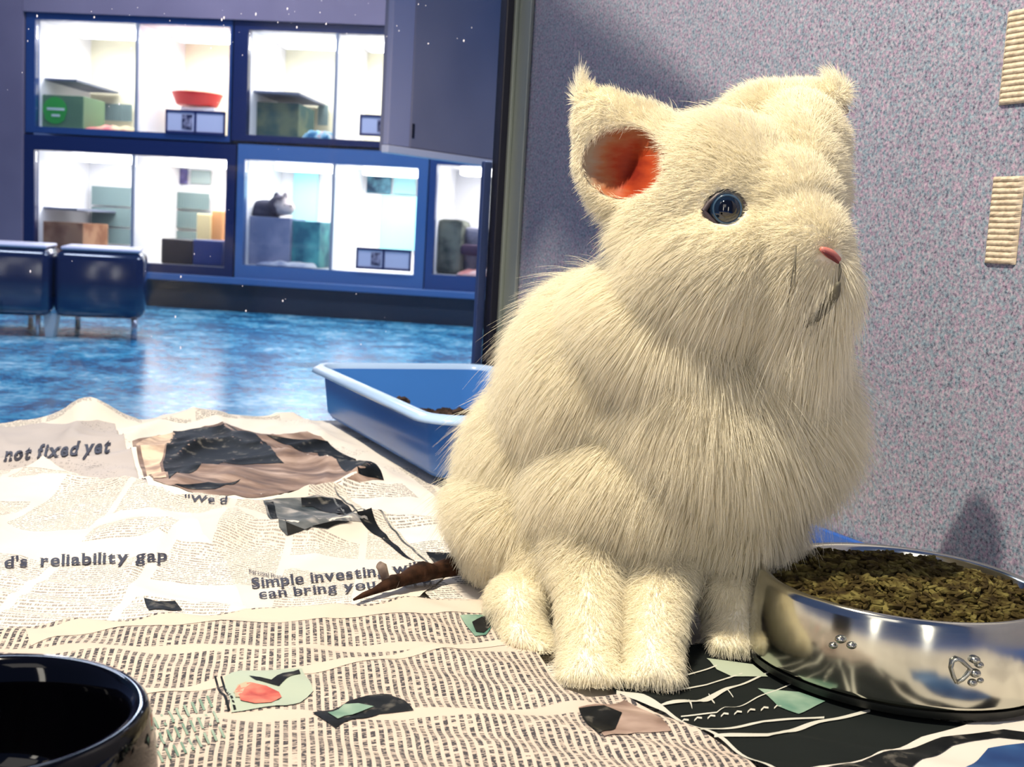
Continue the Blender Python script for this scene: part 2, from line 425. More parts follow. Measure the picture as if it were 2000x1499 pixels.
s4 = sheet([(330, 968), (380, 962), (470, 975), (560, 965), (650, 942), (672, 950), (770, 1030), (870, 1125), (820, 1165), (700, 1195), (470, 1205), (330, 1120)], 4, 0.1, P4,
      'newspaper sheet with the headline Simple investing, beside the twig')
P3 = paper('newsprint_crumpled', (0.76, 0.69, 0.62), 0.0030, 0.055, 21.4, 0.50, 0.46, 0.6)
s3 = sheet([(-60, 922), (0, 918), (50, 912), (84, 890), (108, 908), (150, 925), (290, 948), (318, 952), (360, 985), (395, 1040), (440, 1090), (470, 1170), (490, 1215), (300, 1240), (-60, 1300)], 5, 0.05, P3,
      'badly crumpled newspaper sheet with the reliability gap headline, on the left')
P6 = paper('newsprint_front', (0.60, 0.50, 0.42), 0.0033, 0.078, 31.9, 0.48, 0.20, 0.95, para=0.3)
s6 = sheet([(40, 1225), (150, 1207), (330, 1196), (480, 1190), (700, 1182), (860, 1170), (960, 1172), (1010, 1215), (1060, 1290), (1100, 1345), (1150, 1362), (1210, 1355), (1300, 1400), (1420, 1462), (1560, 1560), (60, 1620), (-60, 1400), (-60, 1260)],
      7, math.radians(101), P6, 'large newspaper sheet lying sideways in front, under the front paws')
P7 = paper('newsprint_black_page', (0.006, 0.009, 0.009), 0.0045, 0.07, 3.3, 0.5, 0.55, 0.0)
s7 = sheet([(1200, 1352), (1180, 1300), (1240, 1240), (1330, 1262), (1400, 1255), (1560, 1330), (1720, 1390), (2080, 1440), (2080, 1520), (1700, 1520), (1540, 1520), (1420, 1448), (1300, 1385)],
      5.0, 0.35, P7, 'black printed newspaper page between the front paws and the steel bowl')
P8 = paper('newsprint_white_edge', (0.66, 0.62, 0.56), 0.004, 0.07, 8.3, 0.6, 0.7, 0.3)
s8 = sheet([(1560, 1506), (1700, 1478), (1800, 1440), (1900, 1412), (2000, 1408), (2100, 1400), (2100, 1620), (1540, 1620)],
      6.0, 0.35, P8, 'pale newspaper sheet with a blue picture, in the bottom right corner')

# printed photographs and headlines
PH_BROWN = noisy('photo_brown', [(0.25, (0.05, 0.035, 0.04)), (0.5, (0.22, 0.15, 0.12)), (0.75, (0.50, 0.38, 0.32))], 22, 0.6, 0, 4, stretch=(1, 2.6, 1))
PH_BLACK = noisy('photo_black', [(0.3, (0.001, 0.0015, 0.002)), (0.58, (0.007, 0.008, 0.009)), (0.75, (0.14, 0.13, 0.11))], 110, 0.55, 0, 4)
PH_CREAM = noisy('photo_cream', [(0.3, (0.35, 0.24, 0.19)), (0.6, (0.80, 0.62, 0.45))], 50, 0.6)
PH_GREY = noisy('photo_grey', [(0.3, (0.02, 0.03, 0.035)), (0.55, (0.12, 0.13, 0.14)), (0.75, (0.45, 0.42, 0.40))], 45, 0.6, 0, 3, stretch=(1, 2, 1))
PH_GREEN = noisy('photo_green', [(0.3, (0.05, 0.16, 0.12)), (0.7, (0.32, 0.42, 0.33))], 40, 0.6)
PH_PALEGREEN = pm('photo_pale_green', (0.36, 0.42, 0.33), 0.6)
PH_RED = noisy('photo_red', [(0.3, (0.35, 0.05, 0.05)), (0.6, (0.66, 0.20, 0.14))], 90, 0.6)
PH_TAN = pm('photo_tan', (0.42, 0.34, 0.22), 0.6)
PH_BLUE = noisy('photo_blue', [(0.3, (0.01, 0.02, 0.09)), (0.7, (0.05, 0.16, 0.38))], 18, 0.5)
WHITEINK = pm('unprinted_line', (0.52, 0.52, 0.46), 0.7)
ph = printed('animal_photograph', [(258, 862), (310, 850), (400, 832), (460, 834), (520, 848), (640, 864), (700, 905), (750, 938), (640, 948), (560, 962), (480, 972), (400, 968), (330, 948), (300, 938)], 2, PH_BROWN, s2, label='brown and black picture of an animal')
printed('dark_patch', [(338, 842), (400, 834), (460, 838), (510, 858), (540, 890), (555, 905), (500, 906), (430, 905), (370, 925), (330, 936), (318, 905), (325, 870)], 2, PH_BLACK, ph, bumpup=0.6)
printed('dark_patch', [(520, 850), (560, 856), (640, 862), (690, 895), (750, 938), (700, 925), (620, 885)], 2, PH_BLACK, ph, bumpup=0.6)
printed('dark_patch', [(335, 948), (400, 943), (470, 936), (420, 955), (370, 955)], 2, PH_BLACK, ph, bumpup=0.6)
printed('pale_patch', [(266, 868), (300, 852), (345, 842), (322, 870), (312, 905), (325, 932), (300, 934), (280, 900)], 2, PH_CREAM, ph, bumpup=0.6)
headline(s1, 'not fixed yet', (6, 904), (213, 886), 27, 1, bold=0.03)
headline(s1, '______', (165, 915), (200, 912), 4, 1, 'caption')
headline(s3, "d's  reliability gap", (8, 1112), (326, 1098), 20, 5, bold=0.022, up=(0.05, -1))
headline(s2, "''We d", (358, 982), (443, 985), 12, 4.2, bold=0.02)
headline(s4, 'Simple investing will', (492, 1152), (823, 1119), 18, 4, bold=0.022, up=(-0.12, -1))
headline(s4, 'can bring you   rel b', (506, 1172), (842, 1142), 15, 4, 'headline', bold=0.022, up=(-0.12, -1))
headline(s4, 'Personal finance', (486, 1122), (560, 1136), 6, 4, 'kicker', up=(0, -1))
pg = printed('grey_photograph', [(514, 978), (540, 974), (585, 972), (650, 972), (720, 1018), (640, 1034), (560, 1047), (545, 1030)], 4, PH_GREY, s4)
printed('dark_patch', [(588, 972), (650, 974), (700, 1006), (650, 1002), (612, 990), (590, 990)], 4, PH_BLACK, pg, bumpup=0.6)
printed('dark_patch', [(518, 982), (534, 980), (560, 1020), (600, 1036), (690, 1022), (640, 1032), (562, 1046)], 4, PH_BLACK, pg, bumpup=0.6)
printed('black_bar', [(652, 972), (668, 978), (740, 1030), (812, 1098), (790, 1088), (740, 1048), (700, 1010)], 4, PH_BLACK, s4)
printed('ruled_line', [(652, 952), (655, 951), (760, 1020), (838, 1100), (834, 1100), (758, 1024)], 4, PH_GREY, s4)
printed('dark_box', [(832, 1078), (885, 1080), (920, 1100), (850, 1103)], 3, PH_BLACK, s5)
printed('dark_box', [(281, 1168), (305, 1175), (342, 1174), (356, 1192), (291, 1192)], 5, PH_BLACK, s3)
# front sheet pictures
f1 = printed('portrait_photograph', [(437, 1322), (470, 1310), (590, 1306), (612, 1350), (560, 1378), (452, 1392)], 7, PH_PALEGREEN, s6, label='pale green picture of a man with a pink face')
printed('face', [(458, 1350), (468, 1338), (490, 1333), (520, 1340), (545, 1352), (550, 1362), (530, 1372), (498, 1374), (470, 1368)], 7, PH_RED, f1, bumpup=0.6)
printed('hair', [(456, 1352), (464, 1338), (480, 1332), (492, 1334), (478, 1344), (468, 1362), (460, 1362)], 7, PH_TAN, f1, bumpup=0.6)
printed('dark_shape', [(486, 1320), (530, 1328), (584, 1308), (587, 1316), (545, 1340), (530, 1336), (500, 1328)], 7, PH_BLACK, f1, bumpup=0.6)
f2 = printed('night_photograph', [(610, 1392), (680, 1370), (755, 1356), (790, 1368), (808, 1387), (740, 1395), (690, 1404), (655, 1422)], 7, PH_BLACK, s6)
printed('pale_patch', [(640, 1392), (672, 1376), (700, 1374), (730, 1380), (700, 1392), (660, 1404)], 7, PH_GREEN, f2, bumpup=0.6)
f3 = printed('green_photograph', [(898, 1202), (958, 1200), (962, 1222), (950, 1240), (928, 1243)], 7, PH_GREEN, s6)
printed('dark_patch', [(922, 1215), (950, 1203), (960, 1222), (945, 1236), (930, 1234)], 7, PH_BLACK, f3, bumpup=0.6)
f4 = printed('brown_photograph', [(1130, 1382), (1180, 1376), (1220, 1368), (1270, 1392), (1312, 1428), (1240, 1432), (1180, 1438), (1160, 1420)], 7, PH_BROWN, s6)
printed('dark_patch', [(1130, 1384), (1180, 1378), (1215, 1392), (1200, 1425), (1168, 1432)], 7, PH_BLACK, f4, bumpup=0.6)
PH_TEXTGREEN = noisy('photo_dim_green', [(0.3, (0.13, 0.22, 0.17)), (0.7, (0.34, 0.42, 0.34))], 60, 0.7)
for rw_ in range(3):
    for i in range(9):
        px = 282+i*15+rw_*12; py = 1408+rw_*30-i*6
        printed('tinted_line', [(px, py), (px+5, py-1), (px+15, py+21), (px+10, py+22)], 7, PH_TEXTGREEN, s6, cell=0.008)
BLANK = pm('blank_margin', (0.59, 0.495, 0.415), 0.75, spec=.15)
printed('blank_margin', [(48, 1227), (150, 1209), (330, 1198), (480, 1192), (700, 1184), (860, 1172), (955, 1174), (985, 1195), (900, 1196), (700, 1206), (480, 1214), (330, 1222), (160, 1240), (60, 1262)], 7, BLANK, s6, bumpup=0.15)
printed('blank_margin', [(265, 1345), (420, 1325), (600, 1300), (800, 1270), (1010, 1245), (1020, 1256), (800, 1284), (610, 1316), (430, 1342), (275, 1358)], 7, BLANK, s6, bumpup=0.15)
for dx in (0, 12):
    printed('bar_line', [(418+dx, 1322), (422+dx, 1321), (450+dx, 1388), (445+dx, 1390)], 7, PH_BLACK, s6)
# black page: white rules, cells, pale box
def rule(px, w=3.0, parent=s7, lv=5.0, mat=WHITEINK, name='white_rule'):
    poly = [(x, y-w/2) for x, y in px]+[(x, y+w/2) for x, y in px[::-1]]
    printed(name, poly, lv, mat, parent, cell=0.003)
rule([(1290, 1378), (1360, 1370), (1440, 1340), (1530, 1300)], 3)
rule([(1330, 1400), (1400, 1392), (1480, 1362), (1560, 1330)], 2.5)
rule([(1255, 1330), (1330, 1322), (1400, 1300)], 2.5); rule([(1300, 1352), (1380, 1338), (1450, 1315)], 2.5); rule([(1345, 1368), (1352, 1384)], 4); rule([(1384, 1356), (1396, 1374)], 3); rule([(1420, 1346), (1432, 1362)], 3)
rule([(1368, 1424), (1480, 1412), (1610, 1402)], 4); rule([(1395, 1438), (1500, 1436), (1600, 1410), (1700, 1388)], 6)
printed('pale_box', [(1380, 1286), (1470, 1298), (1500, 1322), (1430, 1322), (1400, 1308)], 5, PH_PALEGREEN, s7)
printed('pale_box', [(1480, 1345), (1560, 1352), (1612, 1370), (1560, 1395), (1520, 1380)], 5, PH_GREEN, s7)
for i in range(8):
    x = 1330+i*26
    rule([(x, 1412-i*4), (x+6, 1406-i*4), (x+15, 1407-i*4)], 3.5, name='white_lettering')
rule([(1204, 1353), (1300, 1388), (1420, 1450), (1540, 1522)], 9, name='pale_margin')
printed('black_band', [(1610, 1500), (1740, 1466), (1840, 1440), (1960, 1425), (2090, 1440), (2090, 1452), (1950, 1440), (1860, 1456), (1780, 1500)], 6, PH_BLACK, s8)
printed('blue_picture', [(1860, 1530), (1930, 1462), (2000, 1452), (2090, 1450), (2090, 1600), (1850, 1600)], 6, PH_BLUE, s8)

# ------------------------------------------------------------------ blue litter tray
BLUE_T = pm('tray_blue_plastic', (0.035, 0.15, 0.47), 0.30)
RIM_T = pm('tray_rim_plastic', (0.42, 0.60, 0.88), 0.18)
ZR = 0.060
fr = lambda px, py, z: ((lambda p: ((p.x-C.x)*WD[0]+(p.y-C.y)*WD[1], (p.x-C.x)*GD[0]+(p.y-C.y)*GD[1]))(fl(px, py, z)))
TW = lambda t, s, z: Vector((C.x+WD[0]*t+GD[0]*s, C.y+WD[1]*t+GD[1]*s, z))
inner_l = fr(740, 766, ZR)[1]; t_front = fr(880, 812, ZR)[0]+0.01
trt = thing('litter_tray', TW(0.2, 0.11, 0.004), 'blue plastic litter tray with a pale flared rim, behind the rabbit', 'litter tray')
def rr(t0, t1, s0, s1, r, n=8):
    out = []
    for (ct, cs, a0) in ((t1-r, s1-r, 0), (t0+r, s1-r, 90), (t0+r, s0+r, 180), (t1-r, s0+r, 270)):
        for k in range(n+1):
            a = math.radians(a0+90*k/n); out.append((ct+r*math.cos(a), cs+r*math.sin(a)))
    return out
t0_, t1_, s0_, s1_ = 0.012+0.012, t_front, 0.028, inner_l
zb = 0.012
def ring(t0, t1, s0, s1, r, z, bulge=0.0, zf=None):
    o = []
    for t, s in rr(t0, t1, s0, s1, r):
        ss = s
        if bulge and s > (s0+s1)/2:
            ss += bulge*math.sin(math.pi*min(1, max(0, (t-t0)/(t1-t0))))**1.2
        o.append(TW(t, ss, z))
    return o
def loft(bm, rings, cap0=False, cap1=False):
    vs = [[bm.verts.new(p) for p in r] for r in rings]; n = len(vs[0])
    for a, b in zip(vs, vs[1:]):
        for k in range(n): bm.faces.new((a[k], a[(k+1) % n], b[(k+1) % n], b[k]))
    if cap0: bm.faces.new(vs[0][::-1])
    if cap1: bm.faces.new(vs[-1])
e = 0.010
bm = BM()
loft(bm, [ring(t0_+e, t1_-e, s0_+e, s1_-e, .022, zb-.004), ring(t0_+e-.004, t1_-e+.004, s0_+e-.004, s1_-e+.004, .022, zb+.002), ring(t0_+.001, t1_-.001, s0_+.001, s1_-.001, .026, ZR-.004),
          ring(t0_+.0025, t1_-.0025, s0_+.0025, s1_-.0025, .026, ZR-.004), ring(t0_+e, t1_-e, s0_+e, s1_-e, .022, zb+.001)], True, True)
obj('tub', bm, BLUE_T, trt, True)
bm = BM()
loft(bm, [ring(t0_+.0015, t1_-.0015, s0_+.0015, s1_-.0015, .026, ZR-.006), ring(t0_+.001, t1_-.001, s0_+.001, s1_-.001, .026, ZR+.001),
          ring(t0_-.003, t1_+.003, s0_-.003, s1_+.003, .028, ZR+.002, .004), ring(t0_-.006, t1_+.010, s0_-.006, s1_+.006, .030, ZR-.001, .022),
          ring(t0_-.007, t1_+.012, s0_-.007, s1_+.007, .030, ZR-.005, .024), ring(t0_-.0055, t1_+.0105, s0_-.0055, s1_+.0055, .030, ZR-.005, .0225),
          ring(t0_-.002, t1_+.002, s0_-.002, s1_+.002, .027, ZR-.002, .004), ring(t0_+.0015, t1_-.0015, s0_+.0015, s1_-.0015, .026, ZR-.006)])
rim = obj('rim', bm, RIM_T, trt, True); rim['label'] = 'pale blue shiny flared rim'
# litter
bm = BM()
LITM = noisy('dark_litter', [(0.3, (0.012, 0.008, 0.008)), (0.7, (0.09, 0.06, 0.045))], 60, 0.9)
def pellet(bm, p, L, r, az, el=0.0, seg=6):
    d = Vector((math.cos(az)*math.cos(el), math.sin(az)*math.cos(el), math.sin(el)))
    tube(bm, [p-d*L/2, p-d*L*0.42, p+d*L*0.42, p+d*L/2], [r*0.7, r, r, r*0.7], seg)
for i in range(900):
    t = random.uniform(t0_+.02, t1_-.02); s = random.uniform(s0_+.02, s1_-.02)
    hz = 0.013+0.004*max(0, noise.noise(Vector((t*20, s*20, 3))))
    pellet(bm, TW(t, s, hz), random.uniform(.006, .014), random.uniform(.002, .0035), random.uniform(0, 6.3), random.uniform(-.5, .5), 5)
def litter_lump(px, py, t):
    d = ray(px, py); n = Vector((WD[0], WD[1], 0)); p0 = TW(t, 0, 0); k = (p0-EYE).dot(n)/d.dot(n); return EYE+d*k
for px, py, t in ((785, 779, .12), (792, 783, .12), (893, 805, .2), (903, 808, .2), (920, 809, .2), (938, 808, .2), (950, 803, .2), (960, 798, .2), (968, 795, .2), (972, 801, .2), (955, 807, .2)):
    p = litter_lump(px, py, t)
    for k in range(4): pellet(bm, p+Vector((random.uniform(-.003, .003), random.uniform(-.003, .003), random.uniform(-.004, .001))), .010, .0028, random.uniform(0, 6), random.uniform(-.6, .6))
    zz = p.z-.006
    while zz > .014:
        pellet(bm, Vector((p.x+random.uniform(-.004, .004), p.y+random.uniform(-.004, .004), zz)), .012, .004, random.uniform(0, 6), 0.3); zz -= .006
o = obj('litter', bm, LITM); tag(o, 'dark clumped litter inside the blue tray', 'litter', kind='stuff')

# ------------------------------------------------------------------ steel bowl with pellets
STEEL = noisy('brushed_steel', [(0.3, (0.46, 0.46, 0.40)), (0.7, (0.62, 0.61, 0.54))], 12, 0.14, 1.0, 2)
bz = 4.5*LV*0+0.0135
FLAT_Z = 0.0
bz = 0.0070
R = 0.0712; bh = 0.0415
sb = thing('food_bowl', (*BOWLC, bz), 'shiny stainless steel pet bowl heaped with brown pellets, beside the rabbit', 'bowl')
bm = BM()
lathe(bm, BOWLC, [(0, bz+.004), (R*.80, bz+.004), (R*.97, bz+.003), (R*1.015, bz+.004), (R*1.02, bz+.006), (R*.965, bz+bh*.90), (R*.958, bz+bh*.96), (R*.945, bz+bh*.99), (R*.93, bz+bh), (R*.90, bz+bh*.985), (R*.885, bz+bh*.95), (R*.86, bz+bh*.6), (R*.75, bz+.012), (0, bz+.009)], 128)
obj('shell', bm, STEEL, sb, True)
bm = BM(); lathe(bm, BOWLC, [(R*.94, bz+.003), (R*.96, bz), (R*1.01, bz), (R*1.02, bz+.0035)], 128)
fr_ = obj('rubber_foot', bm, pm('black_rubber', (.01, .012, .01), .6), sb, True); fr_['label'] = 'black rubber ring under the bowl'
# embossed heart and paw pads on the side facing the camera
def bowl_side(px, py):
    d = ray(px, py); ox, oy = EYE.x-BOWLC[0], EYE.y-BOWLC[1]; r = R*1.000
    a = d.x**2+d.y**2; b = 2*(ox*d.x+oy*d.y); c = ox*ox+oy*oy-r*r
    k = (-b-math.sqrt(max(0, b*b-4*a*c)))/(2*a); return EYE+d*k
EMB = pm('embossed_steel', (0.42, 0.42, 0.37), 0.25, 1.0)
heart = [(1868, 1334), (1862, 1322), (1858, 1306), (1861, 1292), (1870, 1288), (1880, 1292), (1886, 1298), (1897, 1308), (1890, 1318), (1880, 1328), (1868, 1334)]
bm = BM(); tube(bm, [bowl_side(*p) for p in heart], .0009, 8); obj('heart_emblem', bm, EMB, sb, True)
for px, py, r in ((1905, 1290, .0022), (1914, 1300, .0018), (1899, 1334, .0022), (1915, 1330, .0016), (1905, 1316, .0024), (1640, 1250, .0022), (1626, 1262, .0018), (1662, 1262, .002)):
    bm = BM(); p = bowl_side(px, py); n = (p-Vector((*BOWLC, p.z))).normalized()
    ball(bm, p-n*.0006, r*1.1, r*1.1, r*.8, None, 12, 8); obj('paw_pad', bm, EMB, sb, True)
bm = BM()
PEL = noisy('feed_pellet', [(0.28, (0.016, 0.010, 0.004)), (0.5, (0.055, 0.040, 0.011)), (0.72, (0.17, 0.145, 0.045))], 130, 0.8, 0, 2)
rp = R*.865
for i in range(2600):
    a = random.uniform(0, 2*math.pi); q = math.sqrt(random.random())*rp*0.985
    zc = bz+bh*.90+0.009*(1-(q/rp)**2)+0.003*noise.noise(Vector((math.cos(a)*q*60, math.sin(a)*q*60, 0)))-random.random()*0.0035
    pellet(bm, Vector((BOWLC[0]+math.cos(a)*q, BOWLC[1]+math.sin(a)*q, zc)), random.uniform(.0035, .0075), random.uniform(.0008, .00125), random.uniform(0, 6.3), random.uniform(-.35, .35), 5)
lathe(bm, BOWLC, [(0, bz+.02), (rp*.9, bz+.02), (rp*.985, bz+bh*.86), (rp*.7, bz+bh*.9+.003), (0, bz+bh*.9+.006)], 64)
o = obj('rabbit_pellets', bm, PEL); tag(o, 'greenish brown feed pellets heaped in the steel bowl', 'pet food', kind='stuff')

# ------------------------------------------------------------------ black bowl, lower left
BLKG = pm('black_glaze', (0.0008, 0.0008, 0.0015), 0.05, spec=0.30)
zc2 = 0.056; cb = fl(-38, 1385, zc2); bc2 = (cb.x, cb.y)
rb = 0.0475
z0 = 0.009
bb = thing('black_dish', (cb.x, cb.y, z0), 'glossy black round dish cut off in the lower left corner', 'dish')
bm = BM()
lathe(bm, bc2, [(0, z0), (rb*1.00, z0), (rb*1.05, z0+.003), (rb*1.07, z0+.012), (rb*1.04, zc2-.014), (rb*1.005, zc2-.004), (rb*.985, zc2-.001), (rb*.96, zc2), (rb*.90, zc2-.0005), (rb*.86, zc2-.003), (rb*.83, zc2-.009), (rb*.80, z0+.018), (rb*.70, z0+.009), (0, z0+.007)], 128)
obj('dish_body', bm, BLKG, bb, True)
# ------------------------------------------------------------------ twig
BARK = noisy('twig_bark', [(0.3, (0.008, 0.004, 0.002)), (0.6, (0.05, 0.022, 0.012)), (0.8, (0.16, 0.09, 0.06))], 120, 0.85, 0, 4, bump=0.6)
tz = 0.011
a0 = surf(690, 1182, 4*LV); b0 = surf(945, 1118, 4*LV)
pts = []; rad = []
for i in range(15):
    t = i/14; px = 690+t*270; py = 1184-t*60-10*math.sin(t*3.1)
    p = surf(px, py, 4*LV); r = (0.0006+0.0046*min(1, t*2.2))*(1.0+.15*math.sin(i*2.1))
    pts.append(Vector((p[0], p[1], hh(*p)+7*LV+r*0.9))); rad.append(r)
tw = thing('twig', pts[7]-Vector((0, 0, rad[7])), 'dark brown gnawed twig with a short side stub, on the newspaper by the rabbit rump', 'twig')
bm = BM(); tube(bm, pts, rad, 14); obj('stem', bm, BARK, tw, True)
p0 = pts[4]; yy = p0.y
q = [at(758, 1146, yy), at(754, 1134, yy-.002), at(750, 1120, yy-.004), at(746, 1108, yy-.004), at(740, 1104, yy-.005)]
q[0] = p0+Vector((.002, 0, -.001))
bm = BM(); tube(bm, q, [.0030, .0026, .0024, .0028, .0022], 12); 
STUBM = noisy('stub_bark', [(0.3, (0.10, 0.07, 0.06)), (0.7, (0.30, 0.24, 0.20))], 150, 0.85)
obj('side_stub', bm, STUBM, tw, True)

# ------------------------------------------------------------------ rabbit
def pball(bm, px, py, Y, rx, ry, rz, rot=0.0, u=24, v=16):
    """ellipsoid: centre pixel at depth Y, radii rx, ry in pixels at that depth, rz metres in depth; rot in degrees in the image plane."""
    c = at(px, py, Y); s = S(Y)
    Rm = Matrix(((CR.x, fwd.x, CU.x), (CR.y, fwd.y, CU.y), (CR.z, fwd.z, CU.z))) @ Matrix.Rotation(math.radians(rot), 3, 'Y')
    m = Matrix.Translation(c) @ Rm.to_4x4() @ Matrix.Diagonal((rx*s, rz, ry*s, 1))
    bmesh.ops.create_uvsphere(bm, u_segments=u, v_segments=v, radius=1, matrix=m)
bm = BM()
B = pball
B(bm, 1170, 740, .655, 160, 185, .070, 20); B(bm, 1125, 690, .66, 95, 85, .05)      # shoulders/back
B(bm, 1060, 900, .685, 130, 150, .060)          # back slope
B(bm, 1010, 1030, .675, 128, 135, .065)         # rump
B(bm, 1090, 1110, .640, 130, 105, .055)         # thigh
B(bm, 1320, 650, .610, 180, 170, .050)          # neck
B(bm, 1390, 820, .605, 215, 190, .055)          # chest
B(bm, 1510, 820, .610, 115, 150, .045)
B(bm, 1280, 940, .620, 235, 145, .058)          # belly
B(bm, 1430, 1010, .615, 105, 100, .046)         # far thigh
# head
B(bm, 1400, 400, .590, 185, 165, .045)
B(bm, 1420, 500, .578, 175, 125, .045)
B(bm, 1540, 490, .562, 110, 125, .034)
B(bm, 1505, 400, .580, 125, 110, .038); B(bm, 1595, 540, .556, 62, 72, .026)            # muzzle
B(bm, 1560, 600, .562, 66, 52, .024)            # chin
B(bm, 1560, 350, .600, 75, 140, .036, -12)      # far side of brow
# near ear
B(bm, 1222, 305, .594, 100, 112, .011)
B(bm, 1175, 235, .596, 52, 62, .010, 30)
B(bm, 1140, 188, .597, 15, 34, .005, 8)
B(bm, 1290, 320, .594, 70, 90, .022)
# far ear
B(bm, 1500, 250, .622, 95, 85, .016, -35); B(bm, 1560, 290, .606, 82, 105, .028)
B(bm, 1560, 215, .624, 82, 55, .014, -5)
B(bm, 1620, 190, .622, 34, 36, .012, 0)
# front legs
for (xa, ya, xb, yb, Ya, Yb, ra, rb2) in ((1150, 1080, 1152, 1290, .590, .528, 74, 56), (1290, 1090, 1275, 1290, .590, .527, 70, 53)):
    for i in range(9):
        t = i/8; B(bm, xa+(xb-xa)*t, ya+(yb-ya)*t, Ya+(Yb-Ya)*t, ra+(rb2-ra)*t, 60, (ra+(rb2-ra)*t)*S(.56), 0, 16, 10)
B(bm, 1148, 1300, .522, 60, 40, .020); B(bm, 1275, 1300, .521, 56, 40, .020)
# toes of the front paws
for px in (1108, 1138, 1170, 1198): B(bm, px, 1322, .510, 20, 20, .010)
for px in (1240, 1266, 1292, 1314): B(bm, px, 1322, .510, 19, 20, .010)
# hind feet
B(bm, 1020, 1235, .572, 48, 44, .030); B(bm, 1050, 1262, .556, 36, 26, .016); B(bm, 1010, 1180, .60, 60, 60, .04)
B(bm, 1440, 1222, .578, 62, 52, .024); B(bm, 1440, 1250, .566, 58, 30, .018); B(bm, 1420, 1150, .60, 70, 60, .035)
for px in (1405, 1440, 1472): B(bm, px, 1258, .556, 20, 18, .009)
me = bpy.data.meshes.new('tmp'); bm.to_mesh(me); bm.free()
to = bpy.data.objects.new('tmp', me); COL.objects.link(to)
md = to.modifiers.new('r', 'REMESH'); md.mode = 'VOXEL'; md.voxel_size = 0.0020; md.adaptivity = 0
ms = to.modifiers.new('s', 'SMOOTH'); ms.factor = 0.5; ms.iterations = 18
dg = bpy.context.evaluated_depsgraph_get(); dg.update()
rme = bpy.data.meshes.new_from_object(to.evaluated_get(dg)); bpy.data.objects.remove(to)
rme.name = 'rabbit'
nv = len(rme.vertices); V = np.empty(nv*3, np.float64); rme.vertices.foreach_get('co', V); V = V.reshape(-1, 3)
eye = np.array(EYE); Fw = np.array(fwd); Rr = np.array(CR); Uu = np.array(CU)
def npproj(V):
    q = V-eye; w = q@Fw; return 1000+(q@Rr)/w*F, 749.5-(q@Uu)/w*F, w
rme.update()
NR = np.empty(nv*3, np.float64); rme.vertices.foreach_get('normal', NR); NR = NR.reshape(-1, 3)
X, Yp, W = npproj(V)
vd = (V-eye)/np.linalg.norm(V-eye, axis=1)[:, None]
facing = -(NR*vd).sum(1)
# hollow of the near ear
er = ((X-1222)/88)**2+((Yp-318)/74)**2
k = np.clip(1-er, 0, 1)*(facing > -0.2)*(W < .595)
V += vd*(k**0.7*0.0125)[:, None]
# eye socket
es = ((X-1416)/42)**2+((Yp-411)/38)**2
k = np.clip(1-es, 0, 1)*(facing > 0)*(W < .60)
V += vd*(k**0.8*0.006)[:, None]
# mouth groove and far ear hollow
k = np.exp(-((X-1642)/14)**2-((Yp-212)/12)**2)*(facing > 0)
V += vd*(k*0.004)[:, None]
V[:, 2] = np.maximum(V[:, 2], 0.0)
rme.vertices.foreach_set('co', V.ravel()); rme.update()
rme.vertices.foreach_get('normal', NR.ravel()) if False else None
SKIN = pm('rabbit_skin', (0.86, 0.80, 0.64), 0.8, spec=0.1)
base = Vector((at(1250, 1200, .60).x, .60, 0.0))
rab = link('rabbit', rme, SKIN, None, True, base)
tag(rab, 'fluffy white rabbit sitting upright on the newspaper, looking to the right', 'rabbit')
floor_z_rabbit = 7*LV
rab.location.z += 0.0
# raise so the feet stand on the top sheet: drop nothing below sheet level
Vw = V.copy()
def part(name, bm, mat, label=None, smooth=True):
    o = obj(name, bm, mat, rab, smooth)
    if label: o['label'] = label
    return o
# body surface BVH for placing features
from mathutils.bvhtree import BVHTree
polys = [tuple(p.vertices) for p in rme.polygons]
bvh = BVHTree.FromPolygons([Vector(v) for v in V], polys)
def on_body(px, py, off=0.0):
    d = ray(px, py).normalized(); h = bvh.ray_cast(EYE, d)
    return (h[0]-d*off, h[1]) if h[0] else (at(px, py, .57), -d)
# eye
ec, _ = on_body(1416, 411); d = ray(1416, 411).normalized(); re = 44*S(.55)
ecn = ec+d*(re*0.10)
EYEB = pm('eye_iris', (0.005, 0.012, 0.025), 0.04, spec=0.8)
PUP = pm('eye_pupil', (0.0008, 0.0008, 0.0015), 0.03, spec=0.8)
bm = BM(); ball(bm, ecn, re, re, re, None, 32, 20)
ey = part('eye', bm, EYEB, 'dark blue eye')
# iris ring and pupil facing out of the head
ax = (-d+Vector((.12, 0, .06))).normalized()
bm = BM(); Rq = ax.to_track_quat('Z', 'Y').to_matrix()
ringpts = [ecn+Rq@Vector((math.cos(a)*re*.60, math.sin(a)*re*.60, re*.80)) for a in [2*math.pi*i/24 for i in range(25)]]
tube(bm, ringpts, re*.05, 6, False); 
obj('iris_ring', bm, pm('iris_ring', (.03, .07, .12), .2), ey, True)
bm = BM(); ball(bm, ecn+ax*re*.55, re*.58, re*.58, re*.50, Rq, 24, 14); obj('pupil', bm, PUP, ey, True)
# lids
LID = pm('eyelid', (0.05, 0.035, 0.04), 0.5)
lidp = [(1374, 413), (1385, 397), (1402, 382), (1422, 376), (1441, 385), (1455, 403), (1466, 425), (1450, 436), (1428, 443), (1402, 440), (1386, 428), (1374, 413)]
bm = BM(); tube(bm, [at(x, y, (ecn-EYE).dot(fwd)/ray(x, y).dot(fwd)*ray(x, y).y - .0062) for x, y in lidp], .0013, 8, False); part('eyelid', bm, LID)
